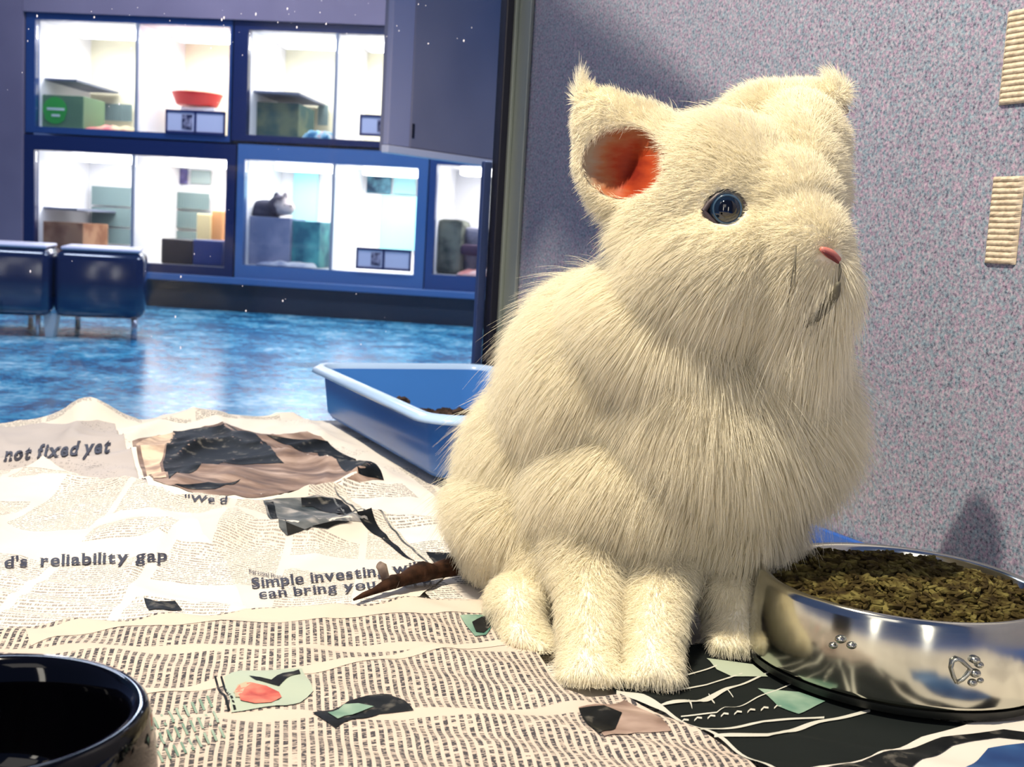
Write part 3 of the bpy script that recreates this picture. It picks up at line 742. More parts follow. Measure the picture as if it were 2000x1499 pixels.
# nose and mouth
def surf_tube(pts, rad, off=0.0, sub=4):
    P = []
    for a, b in zip(pts, pts[1:]):
        for k in range(sub): P.append((a[0]+(b[0]-a[0])*k/sub, a[1]+(b[1]-a[1])*k/sub))
    P.append(pts[-1]); w = [on_body(*p, off)[0] for p in P]; n = len(w)
    r = [rad*(0.35+0.65*math.sin(math.pi*(i+.6)/(n+.2))) for i in range(n)]
    bm = BM(); tube(bm, w, r, 8); return bm
NOSE = pm('nose_pink', (0.50, 0.16, 0.13), 0.45); NOST = pm('nostril_red', (0.12, 0.012, 0.012), 0.5)
LIPM = pm('lip_grey', (0.10, 0.09, 0.06), 0.6)
ns = part('nose', surf_tube([(1603, 486), (1622, 496), (1640, 508)], .0022, .0040), NOSE)
obj('nostril', surf_tube([(1608, 492), (1624, 502), (1638, 514)], .0011, .0062), NOST, ns, True)
part('philtrum', surf_tube([(1640, 514), (1641, 530), (1638, 550)], .0007, .0058), LIPM)
part('mouth', surf_tube([(1638, 552), (1632, 575), (1615, 600), (1585, 628), (1550, 650)], .0024, .0085), LIPM)
# inner ear skin (near)
m_, nt_, b_ = new_mat('inner_ear_skin'); N = NT(nt_)
uvn = N.uv(); u_, v_, _ = N.sep(uvn)
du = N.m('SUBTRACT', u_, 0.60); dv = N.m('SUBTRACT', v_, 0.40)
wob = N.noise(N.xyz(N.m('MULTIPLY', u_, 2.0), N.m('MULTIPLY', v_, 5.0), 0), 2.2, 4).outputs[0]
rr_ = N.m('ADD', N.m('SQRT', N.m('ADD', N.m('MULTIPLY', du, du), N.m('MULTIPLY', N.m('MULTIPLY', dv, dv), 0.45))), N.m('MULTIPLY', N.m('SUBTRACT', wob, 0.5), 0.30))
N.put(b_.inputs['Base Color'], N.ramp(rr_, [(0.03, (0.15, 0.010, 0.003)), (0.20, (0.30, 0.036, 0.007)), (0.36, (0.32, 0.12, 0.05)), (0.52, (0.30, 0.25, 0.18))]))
b_.inputs['Roughness'].default_value = 0.6; b_.inputs['Specular IOR Level'].default_value = 0.2
bm = BM(); uvl = bm.loops.layers.uv.new('UVMap'); nr_, na = 12, 40; rows = []
info = {}
for i in range(nr_+1):
    row = []
    for j in range(na):
        a = 2*math.pi*j/na; q = i/nr_*0.99; px = 1222+86*q*math.cos(a); py = 318+72*q*math.sin(a)
        p, _ = on_body(px, py, .0010)
        v = bm.verts.new(p); info[v] = ((px-1134)/176, 1-(py-244)/148); row.append(v)
        if i == 0: break
    rows.append(row)
for i in range(nr_):
    for j in range(na):
        qd = [rows[i][j % len(rows[i])], rows[i][(j+1) % len(rows[i])], rows[i+1][(j+1) % na], rows[i+1][j]]
        qd = list(dict.fromkeys(qd)); f = bm.faces.new(qd)
        for l in f.loops: l[uvl].uv = info[l.vert]
part('inner_ear', bm, m_, 'reddish orange skin inside the near ear')
bm = BM(); p, nn = on_body(1642, 212, -.0005); pball(bm, 1640, 213, (p.y+.004), 18, 9, .006, 25)
part('inner_ear', bm, pm('far_ear_inside', (0.33, 0.25, 0.21), .7), 'grey pink fold of the far ear tip')

# ---- fur
nt = len(rme.loop_triangles) if rme.loop_triangles else 0
rme.calc_loop_triangles(); nt = len(rme.loop_triangles)
T = np.empty(nt*3, np.int32); rme.loop_triangles.foreach_get('vertices', T); T = T.reshape(-1, 3)
VN = np.empty(nv*3); rme.vertices.foreach_get('normal', VN); VN = VN.reshape(-1, 3)
a, b, c = V[T[:, 0]], V[T[:, 1]], V[T[:, 2]]
area = np.linalg.norm(np.cross(b-a, c-a), axis=1)/2
NH = 300000
# more hairs on the head, where they are short
tx, ty, tw_ = npproj((a+b+c)/3)
headw = np.where((ty < 640), 2.0, 1.0)
pr = area*headw; pr /= pr.sum()
ti = rng.choice(nt, NH, p=pr)
r1 = np.sqrt(rng.random(NH)); r2 = rng.random(NH)
wa, wb, wc = (1-r1)[:, None], (r1*(1-r2))[:, None], (r1*r2)[:, None]
Pp = a[ti]*wa+b[ti]*wb+c[ti]*wc
Nn = VN[T[ti, 0]]*wa+VN[T[ti, 1]]*wb+VN[T[ti, 2]]*wc; Nn /= np.linalg.norm(Nn, axis=1)[:, None]+1e-9
px, py, w = npproj(Pp)
vdd = (Pp-eye); vdd /= np.linalg.norm(vdd, axis=1)[:, None]
fc = -(Nn*vdd).sum(1)
def g(cx, cy, sx, sy): return np.exp(-((px-cx)/sx)**2-((py-cy)/sy)**2)
def box(x0, x1, y0, y1, s=25.0):
    sg = lambda t: 1/(1+np.exp(-np.clip(t, -30, 30)))
    return sg((px-x0)/s)*sg((x1-px)/s)*sg((py-y0)/s)*sg((y1-py)/s)
L = np.full(NH, 0.0135)
head = box(1180, 1720, 100, 560, 30)
L = L*(1-head)+0.0062*head
ears = np.clip(box(1090, 1310, 120, 410, 12)+box(1460, 1680, 110, 300, 14)*(w > .60), 0, 1)
L = L*(1-ears)+0.0036*ears
muz = g(1600, 510, 75, 70); L = L*(1-muz)+0.0032*muz
brow = g(1400, 240, 120, 60); L += 0.006*brow
beard = box(1290, 1600, 590, 700, 26); L += 0.016*beard
ruff = box(1100, 1300, 430, 620, 26); L += 0.010*ruff
chest = box(1380, 1720, 680, 940, 40); L += 0.008*chest
back = box(820, 1120, 560, 1120, 40); L += 0.005*back
feet = (Pp[:, 2] < 0.050)*1.0; feet = np.clip((0.060-Pp[:, 2])/0.030, 0, 1); L = L*(1-feet)+0.0046*feet
tips = g(1128, 170, 18, 24)+g(1640, 160, 15, 14); L += 0.005*tips
beard2 = box(1560, 1720, 560, 690, 22); L += 0.010*beard2
L *= rng.uniform(0.65, 1.2, NH)*np.where(rng.random(NH) < .05, 1.55, 1.0)
L *= 1-0.55*np.clip(((g(1418, 411, 62, 50))*1.6), 0, 1)*(fc > -.2)
# keep out: hollow of ear, eye, nose
keep = ~((((px-1222)/84)**2+((py-318)/70)**2 < 1) & (fc > -.1) & (w < .62))
keep &= ~((((px-1418)/41)**2+((py-411)/32)**2 < 1) & (fc > 0))
keep &= ~((((px-1622)/21)**2+((py-500)/10)**2 < 1) & (fc > 0))
keep &= ~((((px-1642)/20)**2+((py-213)/12)**2 < 1) & (fc > 0))
keep &= Pp[:, 2] > 0.004
keep_i = keep
Pp, Nn, L, px, py, w, fc = [z[keep] for z in (Pp, Nn, L, px, py, w, fc)]; NH = len(Pp)
head, ears, beard, feet, ruff, muz, chest = [z[keep] for z in (head, ears, beard, feet, ruff, muz, chest)]
down = np.array([0, 0, -1.0]); Rg = Rr; 
# combing: away from the nose over the head, down and back over the body
nosep = np.array(on_body(1630, 500)[0])
fromnose = Pp-nosep; fromnose /= np.linalg.norm(fromnose, axis=1)[:, None]+1e-9
comb = (-Rg*0.35+down*0.75)[None, :]*np.ones((NH, 1))
comb = comb*(1-head[:, None])+(fromnose*0.9+down*0.15)*head[:, None]
comb = comb*(1-beard[:, None])+(down*1.0)[None, :]*beard[:, None]
rdir = (-Rg*0.9+down*0.25)[None, :]
comb = comb*(1-ruff[:, None])+rdir*ruff[:, None]
cdir = (Rg*0.35+down*0.7)[None, :]; comb = comb*(1-chest[:, None])+cdir*chest[:, None]
comb = comb*(1-feet[:, None])+(down*0.6)[None, :]*feet[:, None]
tpm = np.clip(tips[keep_i], 0, 1)[:, None]; comb = comb*(1-tpm)+(Uu-Rg*.15)[None, :]*tpm*2
# tangential part
tang = comb-(comb*Nn).sum(1)[:, None]*Nn
lift = 0.55+0.25*rng.random(NH)-0.2*feet-0.15*head-0.25*tpm[:, 0]
d0 = Nn*lift[:, None]+tang*0.7; d0 += rng.normal(0, 0.21, (NH, 3))
sw = np.array([[noise.noise(Vector(p)*38), noise.noise(Vector(p)*38+Vector((9, 3, 1))), noise.noise(Vector(p)*38+Vector((2, 8, 5)))] for p in Pp[::1]])
d0 += sw*0.30
d0 /= np.linalg.norm(d0, axis=1)[:, None]
grav = np.array([0, 0, -1.0])*0.55
K = 6; pts = np.empty((NH, K, 3))
for i in range(K):
    t = i/(K-1); pts[:, i] = Pp+d0*(L*t)[:, None]+(grav[None, :]*(L*t*t*0.75)[:, None])*(1-ears[:, None])+tang*(L*t*t*0.35)[:, None]
# clumps
NC = 9000; ci = rng.choice(NH, NC, replace=False); kd = kdtree.KDTree(NC)
for i, j in enumerate(ci): kd.insert(Vector(Pp[j]), i)
kd.balance()
near = np.array([kd.find(Vector(p))[1] for p in Pp]); cj = ci[near]
cl = (0.32*rng.random(NH)**0.6)*(1-0.6*head)
for i in range(1, K):
    t = i/(K-1); pts[:, i] += (pts[cj, i]-pts[:, i])*(cl*t**1.3)[:, None]*np.clip(L/np.maximum(L[cj], 1e-4), 0, 1.2)[:, None]
pts[:, :, 2] = np.maximum(pts[:, :, 2], 7*LV*0.9)
hc = bpy.data.hair_curves.new('fur'); hc.add_curves([K]*NH)
off = np.array(rab.location)
hc.position_data.foreach_set('vector', (pts-off).astype(np.float32).ravel())
ra = hc.attributes.get('radius') or hc.attributes.new('radius', 'FLOAT', 'POINT')
tt = np.linspace(0, 1, K); prof = 0.00013*(1-0.85*tt**1.5)
ra.data.foreach_set('value', np.tile(prof, NH).astype(np.float32))
mf = bpy.data.materials.new('white_fur'); mf.use_nodes = True; nt2 = mf.node_tree; nt2.nodes.clear(); N = NT(nt2)
df = N.n('ShaderNodeBsdfDiffuse'); df.inputs[0].default_value = (0.93, 0.88, 0.72, 1)
tl = N.n('ShaderNodeBsdfTranslucent'); tl.inputs[0].default_value = (0.93, 0.86, 0.66, 1)
mx = N.n('ShaderNodeMixShader'); mx.inputs[0].default_value = 0.35
nt2.links.new(df.outputs[0], mx.inputs[1]); nt2.links.new(tl.outputs[0], mx.inputs[2])
oo = N.n('ShaderNodeOutputMaterial'); nt2.links.new(mx.outputs[0], oo.inputs[0])
hc.materials.append(mf)
fur = bpy.data.objects.new('fur', hc); COL.objects.link(fur); fur.parent = rab
# lowest body points rest on the top sheet
me_ = rab.data
co = np.empty(len(me_.vertices)*3); me_.vertices.foreach_get('co', co); co = co.reshape(-1, 3); co[:, 2] = np.maximum(co[:, 2], 7*LV*0.98); me_.vertices.foreach_set('co', co.ravel()); me_.update()
# a few stray long hairs: whiskers
bm = BM()
for (p0_, p1_) in (((1555, 480), (1552, 560)), ((1553, 500), (1538, 600)), ((1540, 590), (1534, 640))):
    A, _ = on_body(*p0_, .004); Bq, _ = on_body(*p1_, .010); mid = (A+Bq)/2-ray(*p0_)*.003
    tube(bm, [A, mid, Bq], [.0003, .00028, .0001], 6)
part('whiskers', bm, LIPM)

# ================================================================== far room
A6 = math.radians(6)
FU = (math.cos(A6), -math.sin(A6)); FN = (math.sin(A6), math.cos(A6))
FO = at(450, 300, 6.1); FO = (FO.x, FO.y)
def far(px, py, dd=0.0):
    n = Vector((FN[0], FN[1], 0)); p0 = Vector((FO[0]+FN[0]*dd, FO[1]+FN[1]*dd, 0)); d = ray(px, py); k = (p0-EYE).dot(n)/d.dot(n); p = EYE+d*k
    return (p.x-FO[0])*FU[0]+(p.y-FO[1])*FU[1], p.z
def fb(bm, u0, u1, d0, d1, z0, z1, bevel=0.0, seg=2): return rbox(bm, FO, FU, FN, u0, u1, d0, d1, z0, z1, bevel, seg)
def FP(u, d, z): return Vector((FO[0]+FU[0]*u+FN[0]*d, FO[1]+FU[1]*u+FN[1]*d, z))
ZF = far(600, 618, 0)[1]
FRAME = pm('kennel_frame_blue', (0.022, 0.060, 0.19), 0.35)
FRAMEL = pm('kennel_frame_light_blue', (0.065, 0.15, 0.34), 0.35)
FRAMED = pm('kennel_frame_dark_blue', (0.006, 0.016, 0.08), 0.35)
LINER = pm('kennel_liner_white', (0.85, 0.84, 0.83), 0.5)
CREAM = pm('kennel_back_cream', (0.84, 0.80, 0.58), 0.5)
AQUA = pm('kennel_back_aqua', (0.35, 0.82, 0.84), 0.5)
FGL = glass_mat('kennel_glass', refl=0.5)
TUBE = pm('lamp_diffuser', (1, 1, 1), 0.5, emit=(1, 0.97, 0.95), est=6)
GRILM = pm('grille_grey_green', (0.20, 0.28, 0.27), 0.5)
WALLM = noisy('lavender_wall', [(0.35, (0.20, 0.155, 0.21)), (0.65, (0.27, 0.21, 0.27))], 1.5, 0.6)
DK = 0.62
ROWS = []
def unit(pl, pr, pt, pb, il, ir, it, ib, split, frame, label, backm, lamps=True, glow=14):
    """outer box and opening in pixels on the front plane."""
    ym = (pt+pb)/2; xm = (pl+pr)/2
    U0, U1 = far(pl, ym)[0], far(pr, ym)[0]; Z1, Z0 = far(xm, pt)[1], far(xm, pb)[1]
    u0, u1 = far(il, ym)[0], far(ir, ym)[0]; z1, z0 = far((il+ir)/2, it)[1], far((il+ir)/2, ib)[1]
    us = far(split, ym)[0] if split else None
    root = thing('cat_kennel', FP((U0+U1)/2, 0.3, Z0), label, 'kennel', 'lit blue framed kennels across the room')
    bm = BM(); dp = 0.05
    fb(bm, U0, u0, 0, dp, Z0, Z1); fb(bm, u1, U1, 0, dp, Z0, Z1); fb(bm, u0, u1, 0, dp, Z0, z0); fb(bm, u0, u1, 0, dp, z1, Z1)
    obj('frame', bm, frame, root)
    bm = BM(); fb(bm, U0+.01, U1-.01, DK+.0, DK+.02, Z0+.01, Z1-.01); obj('back_panel', bm, backm, root)
    bm = BM(); fb(bm, U0+.005, u0, dp, DK, Z0+.01, Z1-.01); obj('side_panel', bm, LINER, root)
    bm = BM(); fb(bm, u1, U1-.005, dp, DK, Z0+.01, Z1-.01); obj('side_panel', bm, LINER, root)
    bm = BM(); fb(bm, u0, u1, dp, DK, z1+.005, Z1-.01); obj('ceiling_panel', bm, LINER, root)
    bm = BM(); fb(bm, u0, u1, dp, DK, Z0+.01, z0+.002); obj('floor_panel', bm, LINER, root)
    cells = [(u0, u1)]
    if us:
        bm = BM(); fb(bm, us-.008, us+.008, 0.012, DK, z0+.002, z1+.005); obj('divider', bm, LINER, root)
        bm = BM(); fb(bm, us-.006, us+.006, 0.0, 0.012, z0, z1); obj('door_edge', bm, pm('door_edge', (.25, .27, .33), .4), root)
        cells = [(u0, us-.008), (us+.008, u1)]
    for i, (a, b) in enumerate(cells):
        bm = BM(); fb(bm, a+.001, b-.001, 0.018, 0.024, z0+.004, z1-.002); obj('glass_door', bm, FGL, root)
        bm = BM(); fb(bm, a+.08, b-.05, .25, .36, z1-.032, z1+.004, .006); obj('lamp', bm, TUBE, root)
    return root, (u0, u1, z0, z1, us)
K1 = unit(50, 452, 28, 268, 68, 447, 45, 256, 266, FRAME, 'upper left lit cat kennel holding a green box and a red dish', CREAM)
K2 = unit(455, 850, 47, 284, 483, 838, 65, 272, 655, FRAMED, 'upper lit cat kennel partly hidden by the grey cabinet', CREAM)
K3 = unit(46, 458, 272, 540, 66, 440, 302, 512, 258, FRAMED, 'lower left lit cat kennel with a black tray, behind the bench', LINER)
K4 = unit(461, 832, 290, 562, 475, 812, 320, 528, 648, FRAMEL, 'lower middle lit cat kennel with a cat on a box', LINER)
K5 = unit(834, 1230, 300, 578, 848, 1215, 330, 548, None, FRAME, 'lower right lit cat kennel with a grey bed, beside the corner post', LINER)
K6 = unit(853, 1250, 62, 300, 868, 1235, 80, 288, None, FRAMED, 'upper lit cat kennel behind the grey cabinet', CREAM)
# sills, plinth, walls, floor
uL = far(-700, 300)[0]; uR = far(1700, 300)[0]
uk = far(47, 300)[0]; ukr = far(1245, 300)[0]
zs = far(620, 552)[1]; zp = ZF
ztop = far(250, 35)[1]+.004
bm = BM(); fb(bm, uk, ukr, -0.05, 0.0, far(620, 565)[1], far(620, 552)[1], .004); struct('trim_3', bm, FRAMEL)
bm = BM(); fb(bm, uk, ukr, 0.02, 0.6, ZF, far(620, 563)[1]); struct('trim_4', bm, pm('plinth_dark', (0.012, 0.025, 0.05), .5))
bm = BM(); fb(bm, uL, uk-.002, -.02, .10, ZF, 2.3); struct('wall_left', bm, WALLM)
zt = far(250, 27)[1]
bm = BM(); fb(bm, uk, ukr+.5, -.02, .10, max(far(50, 28)[1], far(850, 47+18)[1])+.012, 2.3); struct('wall_back', bm, WALLM)
m, ntf, b = new_mat('blue_vinyl_floor'); N = NT(ntf); v = N.obj()
n1 = N.noise(v, 5.5, 5, .65); n2 = N.noise(v, 34, 3, .7)
f = N.m('ADD', N.m('MULTIPLY', n1.outputs[0], .55), N.m('MULTIPLY', n2.outputs[0], .45))
N.put(b.inputs['Base Color'], N.ramp(f, [(0.40, (0.004, 0.05, 0.15)), (0.47, (0.02, 0.21, 0.40)), (0.54, (0.09, 0.44, 0.62)), (0.63, (0.55, 0.80, 0.88))]))
b.inputs['Roughness'].default_value = 0.22; b.inputs['Specular IOR Level'].default_value = 0.6
bm = BM(); rbox(bm, (0, 0), (1, 0), (0, 1), -4.5, 4.5, 1.0, 8.0, ZF-.05, ZF); struct('floor', bm, m)
bm = BM(); rbox(bm, (0, 0), (1, 0), (0, 1), -4.5, 4.5, 1.9, 8.0, 2.3, 2.35); struct('ceiling', bm, pm('ceiling_white', (.6, .6, .66), .8))

# kennel contents --------------------------------------------------
def fbox_px(x0, x1, yt, yb, dd, dep, zfloor=None, bevel=.004):
    """box whose front face covers the pixels x0..x1, yt..yb at depth dd behind the glass; stands on zfloor if given."""
    ym = (yt+yb)/2; xm = (x0+x1)/2; a, b = far(x0, ym, dd)[0], far(x1, ym, dd)[0]; z1, z0 = far(xm, yt, dd)[1], far(xm, yb, dd)[1]
    if zfloor is not None: z0 = zfloor
    bm = BM(); fb(bm, a, b, dd, dd+dep, z0, z1, bevel); return bm, (a, b, z0, z1)
def put(name, x0, x1, yt, yb, dd, dep, mat, label, cat, group=None, zfloor=None, parent=None, bevel=.004):
    bm, q = fbox_px(x0, x1, yt, yb, dd, dep, zfloor, bevel)
    o = obj(name, bm, mat, parent)
    if parent is None: tag(o, label, cat, group)
    return o, q
zf = lambda K: K[1][2]+.0025
LEDGE = pm('ledge_grey', (.16, .18, .24), .5)
GREENB = pm('green_box', (.12, .22, .11), .6); EMG = pm('emblem_green', (.05, .42, .05), .5); WHT = pm('white_print', (.85, .9, .8), .5)
def ledge(K, xl, xr, yf, dd0=.08, dd1=.5):
    z = far((xl+xr)/2, yf, dd0)[1]; a, b = K[1][0] if xl is None else far(xl, yf, dd0)[0], far(xr, yf, dd0)[0]
    bm = BM(); fb(bm, a, b, dd0, dd1, z-.012, z, .002); obj('ledge', bm, LEDGE, K[0]); return z
ledge(K1, 69, 150, 153, .10, .60); ledge(K2, 484, 585, 178, .10, .60); ledge(K3, 70, 150, 405, .10, .60)
# green box with emblem
gb = thing('storage_box', FP(far(120, 215, .1)[0], .2, zf(K1)), 'green cardboard box with a bright emblem, in the upper left kennel', 'box')
bmg, q = fbox_px(80, 163, 186, 246, .08, .25, zf(K1)); obj('box_body', bmg, GREENB, gb)
bm = BM(); cu_, cz_ = far(108, 214, .08)
pl = [bm.verts.new(FP(cu_+r*.062*math.cos(a), .0775, cz_+r*.062*math.sin(a)-.0)) for a, r in [(2*math.pi*i/24, (1.05 if math.sin(2*math.pi*i/24) > -.6 else 1.2)) for i in range(24)]]
f_ = bm.faces.new(pl); bmesh.ops.extrude_face_region(bm, geom=[f_]); bm.verts.ensure_lookup_table()
for v in bm.verts[24:]: v.co -= Vector((FN[0], FN[1], 0))*.002
em = obj('emblem', bm, EMG, gb)
for yy, wd in ((212, 17), (225, 8)):
    bm = BM(); a_, z_ = far(108-wd, yy, .07); b_ = far(108+wd, yy, .07)[0]; fb(bm, a_, b_, .073, .0755, z_-.006, z_+.006); obj('emblem_lettering', bm, WHT, em)
put('dark_box', 166, 184, 198, 236, .28, .12, pm('dark_brown', (.03, .012, .015), .6), 'small dark brown box beside the green box', 'box', zfloor=zf(K1))
def grille(K, x0, x1, yt, yb, dd, n, name='vent_grille', mat=GRILM):
    a, b = far(x0, (yt+yb)/2, dd)[0], far(x1, (yt+yb)/2, dd)[0]; z1, z0 = far((x0+x1)/2, yt, dd)[1], far((x0+x1)/2, yb, dd)[1]
    bm = BM(); fb(bm, a, b, dd+.004, dd+.008, z0, z1)
    for i in range(n+1):
        u = a+(b-a)*i/n; fb(bm, u-.0025, u+.0025, dd-.004, dd+.003, z0, z1)
    return obj(name, bm, mat, K[0])
grille(K1, 190, 257, 203, 236, .58, 18); grille(K2, 622, 640, 205, 245, .58, 5)
for yt, yb in ((365, 402), (406, 442), (446, 476)): grille(K3, 180, 255, yt, yb, .57, 16)
for yt, yb in ((376, 408), (413, 446), (452, 470)): grille(K3, 318, 408, yt, yb, .57, 18)
def soft(name, K, x0, x1, y0, dd, hgt, mat, label, cat, seed=1, parent=None):
    a, b = far(x0, y0, dd)[0], far(x1, y0, dd)[0]; z = zf(K); bm = BM(); nx, ny = 26, 12; g_ = []
    for j in range(ny+1):
        row = []
        for i in range(nx+1):
            s, t = i/nx, j/ny; e_ = (4*s*(1-s))**.35*(4*t*(1-t))**.35
            row.append(bm.verts.new(FP(a+(b-a)*s, dd+.22*t, z+.004+e_*hgt*(.6+.8*abs(noise.noise(Vector((s*5+seed, t*3, seed))))))))
        g_.append(row)
    for r1_, r2_ in zip(g_, g_[1:]):
        for i in range(nx): bm.faces.new((r1_[i], r1_[i+1], r2_[i+1], r2_[i]))
    bt = [bm.verts.new(FP(a+(b-a)*s, dd+.22*t, z)) for s, t in ((0, 0), (1, 0), (1, 1), (0, 1))]; bm.faces.new(bt[::-1])
    bd = [[g_[0][i] for i in range(nx+1)], [g_[j][nx] for j in range(ny+1)], [g_[ny][i] for i in range(nx, -1, -1)], [g_[j][0] for j in range(ny, -1, -1)]]
    for i, e_ in enumerate(bd): bm.faces.new(e_[::-1]+[bt[i], bt[(i+1) % 4]])
    o = obj(name, bm, mat, parent, True); tag(o, label, cat); return o
soft('blanket', K1, 162, 262, 246, .10, .03, noisy('pink_blanket', [(.4, (.75, .22, .22)), (.6, (.85, .7, .4))], 12, .9), 'pink and yellow blanket on the upper left kennel floor', 'blanket', 2)
# red dish on a small white stand
zr = far(385, 208, .30)[1]; ur = far(385, 208, .30)[0]; rw = (far(433, 190, .30)[0]-far(337, 190, .30)[0])/2
put('stand', 352, 418, 209, 250, .24, .12, LINER, 'small white stand under the red dish', 'stand', zfloor=zf(K1))
rd = BM(); cc = FP(ur, .30, 0); lathe(rd, (cc.x, cc.y), [(0, zr), (rw*.72, zr), (rw*.80, zr+.006), (rw*.97, zr+.06), (rw, zr+.066), (rw*.95, zr+.062), (rw*.72, zr+.01), (0, zr+.008)], 40)
tag(obj('food_dish', rd, pm('red_plastic', (.75, .03, .015), .3), None, True), 'red oval dish raised on a stand in the upper left kennel', 'dish')
def card(K, x0, x1, yt, yb, label, pic=True):
    root = thing('name_card', FP(far((x0+x1)/2, yb, -.01)[0], -.008, far((x0+x1)/2, yb, -.01)[1]), label, 'card', 'cards in dark holders on the kennel doors')
    ym = (yt+yb)/2; xm = (x0+x1)/2; a, b = far(x0, ym, -.01)[0], far(x1, ym, -.01)[0]; z1, z0 = far(xm, yt, -.01)[1], far(xm, yb, -.01)[1]
    DKB = pm('card_holder', (.015, .02, .10), .4); CW = pm('card_white', (.62, .58, .70), .6)
    bm = BM(); fb(bm, a, b, -.012, -.004, z0, z0+.012); fb(bm, a, b, -.012, -.004, z1-.012, z1); fb(bm, a, a+.01, -.012, -.004, z0, z1); fb(bm, b-.01, b, -.012, -.004, z0, z1)
    mu = a+(b-a)*.50; fb(bm, mu-.006, mu+.006, -.012, -.004, z0, z1); obj('card_holder', bm, DKB, root)
    cds = []
    for p, q_ in ((a+.01, mu-.006), (mu+.006, b-.01)):
        bm = BM(); fb(bm, p, q_, -.008, -.005, z0+.012, z1-.012); cds.append(obj('card', bm, CW, root))
    if pic:
        w_ = (mu-a); bm = BM(); fb(bm, a+w_*.55, a+w_*.90, -.010, -.008, z0+.02, z1-.022)
        obj('picture', bm, noisy('card_picture', [(.4, (.02, .02, .06)), (.6, (.4, .35, .45))], 30, .6), cds[0])
    return root
card(K1, 323, 440, 216, 262, 'white double card in a dark holder below the red dish')
card(K2, 702, 830, 226, 268, 'white double card half hidden by the grey cabinet')
card(K4, 695, 803, 486, 528, 'white double card on the lower middle kennel door')
# K2 contents
put('carrier', 490, 583, 200, 262, .16, .3, noisy('dim_green', [(.4, (.04, .09, .08)), (.6, (.14, .17, .10))], 9, .7), 'dark grey green box under the ledge of the upper middle kennel', 'box', zfloor=zf(K2))
soft('blanket', K2, 590, 640, 262, .06, .055, noisy('teal_blanket', [(.4, (.04, .16, .30)), (.55, (.35, .65, .75)), (.68, (.8, .35, .25))], 16, .9), 'teal and orange bundled blanket in the upper middle kennel', 'blanket', 5)
# K3 contents
put('storage_box', 80, 162, 434, 478, .10, .3, noisy('brown_board', [(.4, (.22, .10, .05)), (.6, (.36, .20, .11))], 8, .7), 'brown cardboard box behind the bench in the lower left kennel', 'box', zfloor=zf(K3))
put('wall_picture', 325, 366, 329, 359, .60, .01, noisy('dark_picture', [(.4, (.02, .015, .08)), (.6, (.16, .14, .32))], 14, .5), 'dark purple picture on the back of the lower left kennel', 'picture')
put('wall_picture', 372, 412, 333, 360, .60, .01, pm('grey_green_panel', (.30, .38, .36), .5), 'grey green panel beside the dark purple picture', 'picture')
lt = thing('litter_box', FP(far(375, 500, .06)[0], .15, zf(K3)), 'low black and blue litter box in the lower left kennel', 'litter box')
bm, q = fbox_px(314, 375, 467, 506, .05, .24, zf(K3), .008); obj('box_half', bm, pm('near_black', (.004, .004, .02), .4), lt)
bm, q = fbox_px(376, 435, 469, 508, .05, .24, zf(K3), .008); obj('box_half', bm, pm('navy_blue', (.01, .04, .20), .4), lt)
put('carton', 384, 411, 418, 470, .32, .14, pm('cream_card', (.85, .70, .35), .6), 'cream carton behind the black litter box', 'carton', zfloor=zf(K3))
put('carton', 413, 434, 412, 470, .34, .14, pm('orange_card', (.80, .38, .14), .6), 'orange carton behind the black litter box', 'carton', zfloor=zf(K3))
# K4 contents
gbx, q4 = put('storage_box', 482, 566, 424, 512, .10, .28, noisy('grey_board', [(.4, (.16, .19, .30)), (.6, (.30, .31, .42))], 6, .7), 'grey box the cat lies on in the lower middle kennel', 'box', zfloor=zf(K4))
put('carrier', 568, 624, 432, 505, .14, .26, noisy('teal_plastic', [(.4, (.02, .14, .20)), (.6, (.10, .42, .42))], 7, .5), 'teal carrier beside the grey box in the lower middle kennel', 'carrier', zfloor=zf(K4))
soft('blanket', K4, 500, 608, 512, .03, .03, noisy('white_blanket', [(.4, (.35, .38, .5)), (.6, (.8, .8, .8))], 10, .9), 'crumpled white blanket at the foot of the grey box', 'blanket', 8)
put('wall_picture', 716, 764, 343, 378, .60, .01, noisy('dark_teal_picture', [(.4, (.01, .03, .06)), (.6, (.10, .24, .30))], 16, .5), 'dark teal picture on the back of the lower middle kennel', 'picture')
bm, q = fbox_px(768, 812, 344, 380, .595, .01); obj('side_plate', bm, pm('grey_teal', (.25, .50, .50), .5), K4[0])
bm, q = fbox_px(742, 813, 382, 488, .59, .012); obj('aqua_plate', bm, AQUA, K4[0])
bm, q = fbox_px(572, 620, 335, 440, .59, .012); obj('aqua_plate', bm, AQUA, K4[0])
# cat on the grey box
zt4 = q4[3]; cu0 = far(525, 420, .2)[0]
bm = BM(); sc_ = 6.3/F
def cb_(px, py, dd, rx, ry, rz): 
    u, z = far(px, py, dd); ball(bm, FP(u, dd, z), rx*sc_, rz, ry*sc_, Matrix.Rotation(-A6, 3, 'Z'))
cb_(520, 410, .22, 34, 20, .08); cb_(512, 418, .22, 34, 14, .09); cb_(548, 402, .18, 24, 20, .06); cb_(562, 408, .14, 14, 12, .04); cb_(540, 384, .18, 6, 9, .012); cb_(558, 384, .17, 6, 9, .012); cb_(500, 424, .2, 20, 8, .05)
me = bpy.data.meshes.new('c'); bm.to_mesh(me); bm.free(); to = bpy.data.objects.new('c', me); COL.objects.link(to)
md = to.modifiers.new('r', 'REMESH'); md.mode = 'VOXEL'; md.voxel_size = .006; ms = to.modifiers.new('s', 'SMOOTH'); ms.iterations = 3
dg = bpy.context.evaluated_depsgraph_get(); dg.update(); cme = bpy.data.meshes.new_from_object(to.evaluated_get(dg)); bpy.data.objects.remove(to)
